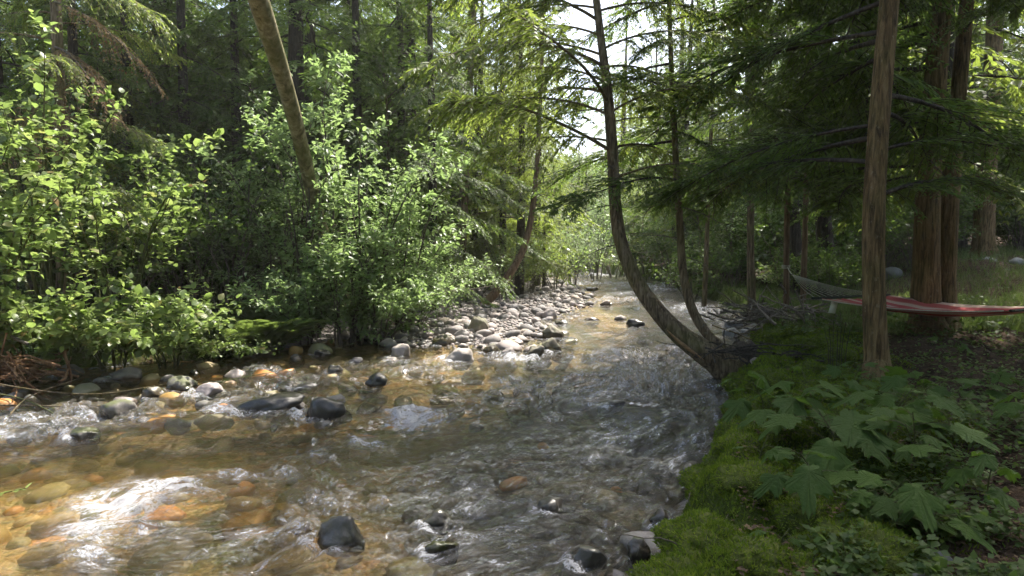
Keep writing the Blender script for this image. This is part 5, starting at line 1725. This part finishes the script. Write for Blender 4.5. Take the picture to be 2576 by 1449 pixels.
t_ = NT('striped_canvas')
sv = t_.n('Attribute', attribute_name='across').outputs['Fac']
band = t_.math('FRACT', t_.math('MULTIPLY', sv, 5.0))
stripe = t_.ramp(band, [(0.0, (0.56, 0.13, 0.13)), (0.5, (0.56, 0.13, 0.13)), (0.52, (0.68, 0.50, 0.42)), (0.9, (0.68, 0.50, 0.42)), (0.92, (0.58, 0.24, 0.21))])
wv = t_.noise(t_.coords((1, 1, 1)), 220.0, 2.0)
stripe = t_.mix(0.25, stripe, t_.mix(1.0, stripe, t_.ramp(wv, [(0.3, (0.5, 0.5, 0.5)), (0.7, (1, 1, 1))]), 'MULTIPLY'))
fb = t_.n('BsdfPrincipled', {'Base Color': stripe, 'Roughness': 0.9, 'Specular IOR Level': 0.2, 'Normal': t_.bump(wv, 0.3, 0.004)})
ft_ = t_.n('BsdfTranslucent', {'Color': stripe})
M['canvas'] = t_.finish(t_.n('MixShader', {0: 0.25, 1: fb.outputs[0], 2: ft_.outputs[0]}).outputs[0])
nu, nv = 40, 26
U, Vv = np.meshgrid(np.linspace(0.04, 0.96, nu), np.linspace(0.02, 0.98, nv), indexing='ij')
HV = np.array([hp(a, b_) for a, b_ in zip(U.ravel(), Vv.ravel())]) - HB
HV[:, 2] += 0.008 * np.sin(Vv.ravel() * 70) + 0.012 * fbm(HV * 3, 3, 2)
ii = (np.arange(nu - 1)[:, None] * nv + np.arange(nv - 1)[None]).ravel()
HQ = np.stack([ii, ii + 1, ii + nv + 1, ii + nv], 1)
fab = obj('fabric', mesh('fabric', HV, [HQ], [M['canvas']], attrs={'across': Vv.ravel()}), ham)
sm = fab.modifiers.new('thick', 'SOLIDIFY')
sm.thickness = 0.012
fab['label'] = 'red and cream striped canvas bed'
hem = Acc()
for v in (0.02, 0.98):
    hem.tube(np.array([hp(u, v) for u in np.linspace(0.04, 0.96, 24)]) - HB, 0.011, 6, 0)
M['hem'] = bark_mat('hem_cloth', (0.5, 0.42, 0.34), (0.6, 0.52, 0.42), (0.65, 0.58, 0.5), 0.0)
obj('hem', hem.mesh('hem', [M['hem']]), fab)
for e0, e1 in ((A0, A1), (B0, B1)):
    acc = Acc()
    acc.tube(np.linspace(e0 - (e1 - e0) * 0.02, e1 + (e1 - e0) * 0.02, 6) - HB, 0.019, 10, 0)
    obj('spreader_bar', acc.mesh('spreader_bar', [M['spreader']]), ham)
ringp = at(1992, 690, 11.6)
ringq = np.array([9.6, 8.1, 1.75])
for e0, e1, rp in ((A0, A1, ringp), (B0, B1, ringq)):
    for k in range(12):
        q = e0 + (e1 - e0) * (0.02 + 0.96 * k / 11)
        acc = Acc()
        mid = (q + rp) / 2 - [0, 0, 0.05]
        acc.tube(spline([q, mid, rp], 8) - HB, 0.0046, 5, 0)
        obj('rope', acc.mesh('rope', [M['rope']]), ham)
tree_tie = at(1981, 672, 12.35)
acc = Acc()
acc.tube(spline([ringp, (ringp + tree_tie) / 2 - [0, 0, .01], tree_tie], 6) - HB, 0.012, 6, 0)
for k in range(3):
    a = np.linspace(0, 2 * np.pi, 17)
    acc.tube(np.stack([tree_tie[0] + 0.066 * np.cos(a), 12.42 + 0.066 * np.sin(a), tree_tie[2] - 0.02 + 0.024 * k + 0 * a], 1) - HB, 0.012, 6, 0)
obj('tie_rope', acc.mesh('tie_rope', [M['rope']]), ham)
a = np.linspace(0, 2 * np.pi, 17)
acc = Acc()
acc.tube(np.stack([ringp[0] + 0.03 * np.cos(a), ringp[1] + 0.03 * np.sin(a), ringp[2] + 0 * a], 1) - HB, 0.006, 6, 0)
obj('ring', acc.mesh('ring', [M['spreader']]), ham)
tg = NT('tag_card')
M['tag'] = tg.finish(tg.n('BsdfPrincipled', {'Base Color': tg.ramp(tg.noise(tg.coords((8, 8, 8)), 2.0), [(0.3, (0.55, 0.55, 0.42)), (0.7, (0.68, 0.68, 0.55))]), 'Roughness': 0.7}).outputs[0])
c = [at(2092, 758, 9.95), at(2108, 760, 9.95), at(2101, 789, 9.95), at(2084, 787, 9.95)]
V = np.vstack([np.array(c), np.array(c) + [0.002, 0.008, 0]]) - HB
F = np.array([(0, 1, 2, 3), (7, 6, 5, 4), (0, 4, 5, 1), (1, 5, 6, 2), (2, 6, 7, 3), (3, 7, 4, 0)])
o = obj('care_tag', mesh('care_tag', V, [F], [M['tag']], smooth_=False), ham)
o['label'] = 'cream rectangular tag hanging from the spreader bar'
tag(ham, 'red and cream striped hammock with rope ends slung between the trunks', 'hammock')
# ------------------------------------------------------------------ the thin forest haze
X0, X1, Y0, Y1, Z0, Z1 = -165, 165, -65, 225, -3, 48
hz = bpy.data.meshes.new('haze')
hz.from_pydata([(x, y, z) for x in (X0, X1) for y in (Y0, Y1) for z in (Z0, Z1)], [], [(0, 1, 3, 2), (4, 6, 7, 5), (0, 4, 5, 1), (2, 3, 7, 6), (0, 2, 6, 4), (1, 5, 7, 3)])
hm = NT('haze_air')
hv_ = hm.n('VolumePrincipled', {'Color': (1.0, 0.99, 0.90, 1), 'Density': 0.0008, 'Anisotropy': 0.35})
hm.t.links.new(hv_.outputs[0], hm.out.inputs[1])
hz.materials.append(hm.m)
tag(obj('haze', hz, kind='stuff'), 'faint bright haze hanging in the forest air', 'haze')
print('all', round(time.time() - T0, 1), len(bpy.data.objects))
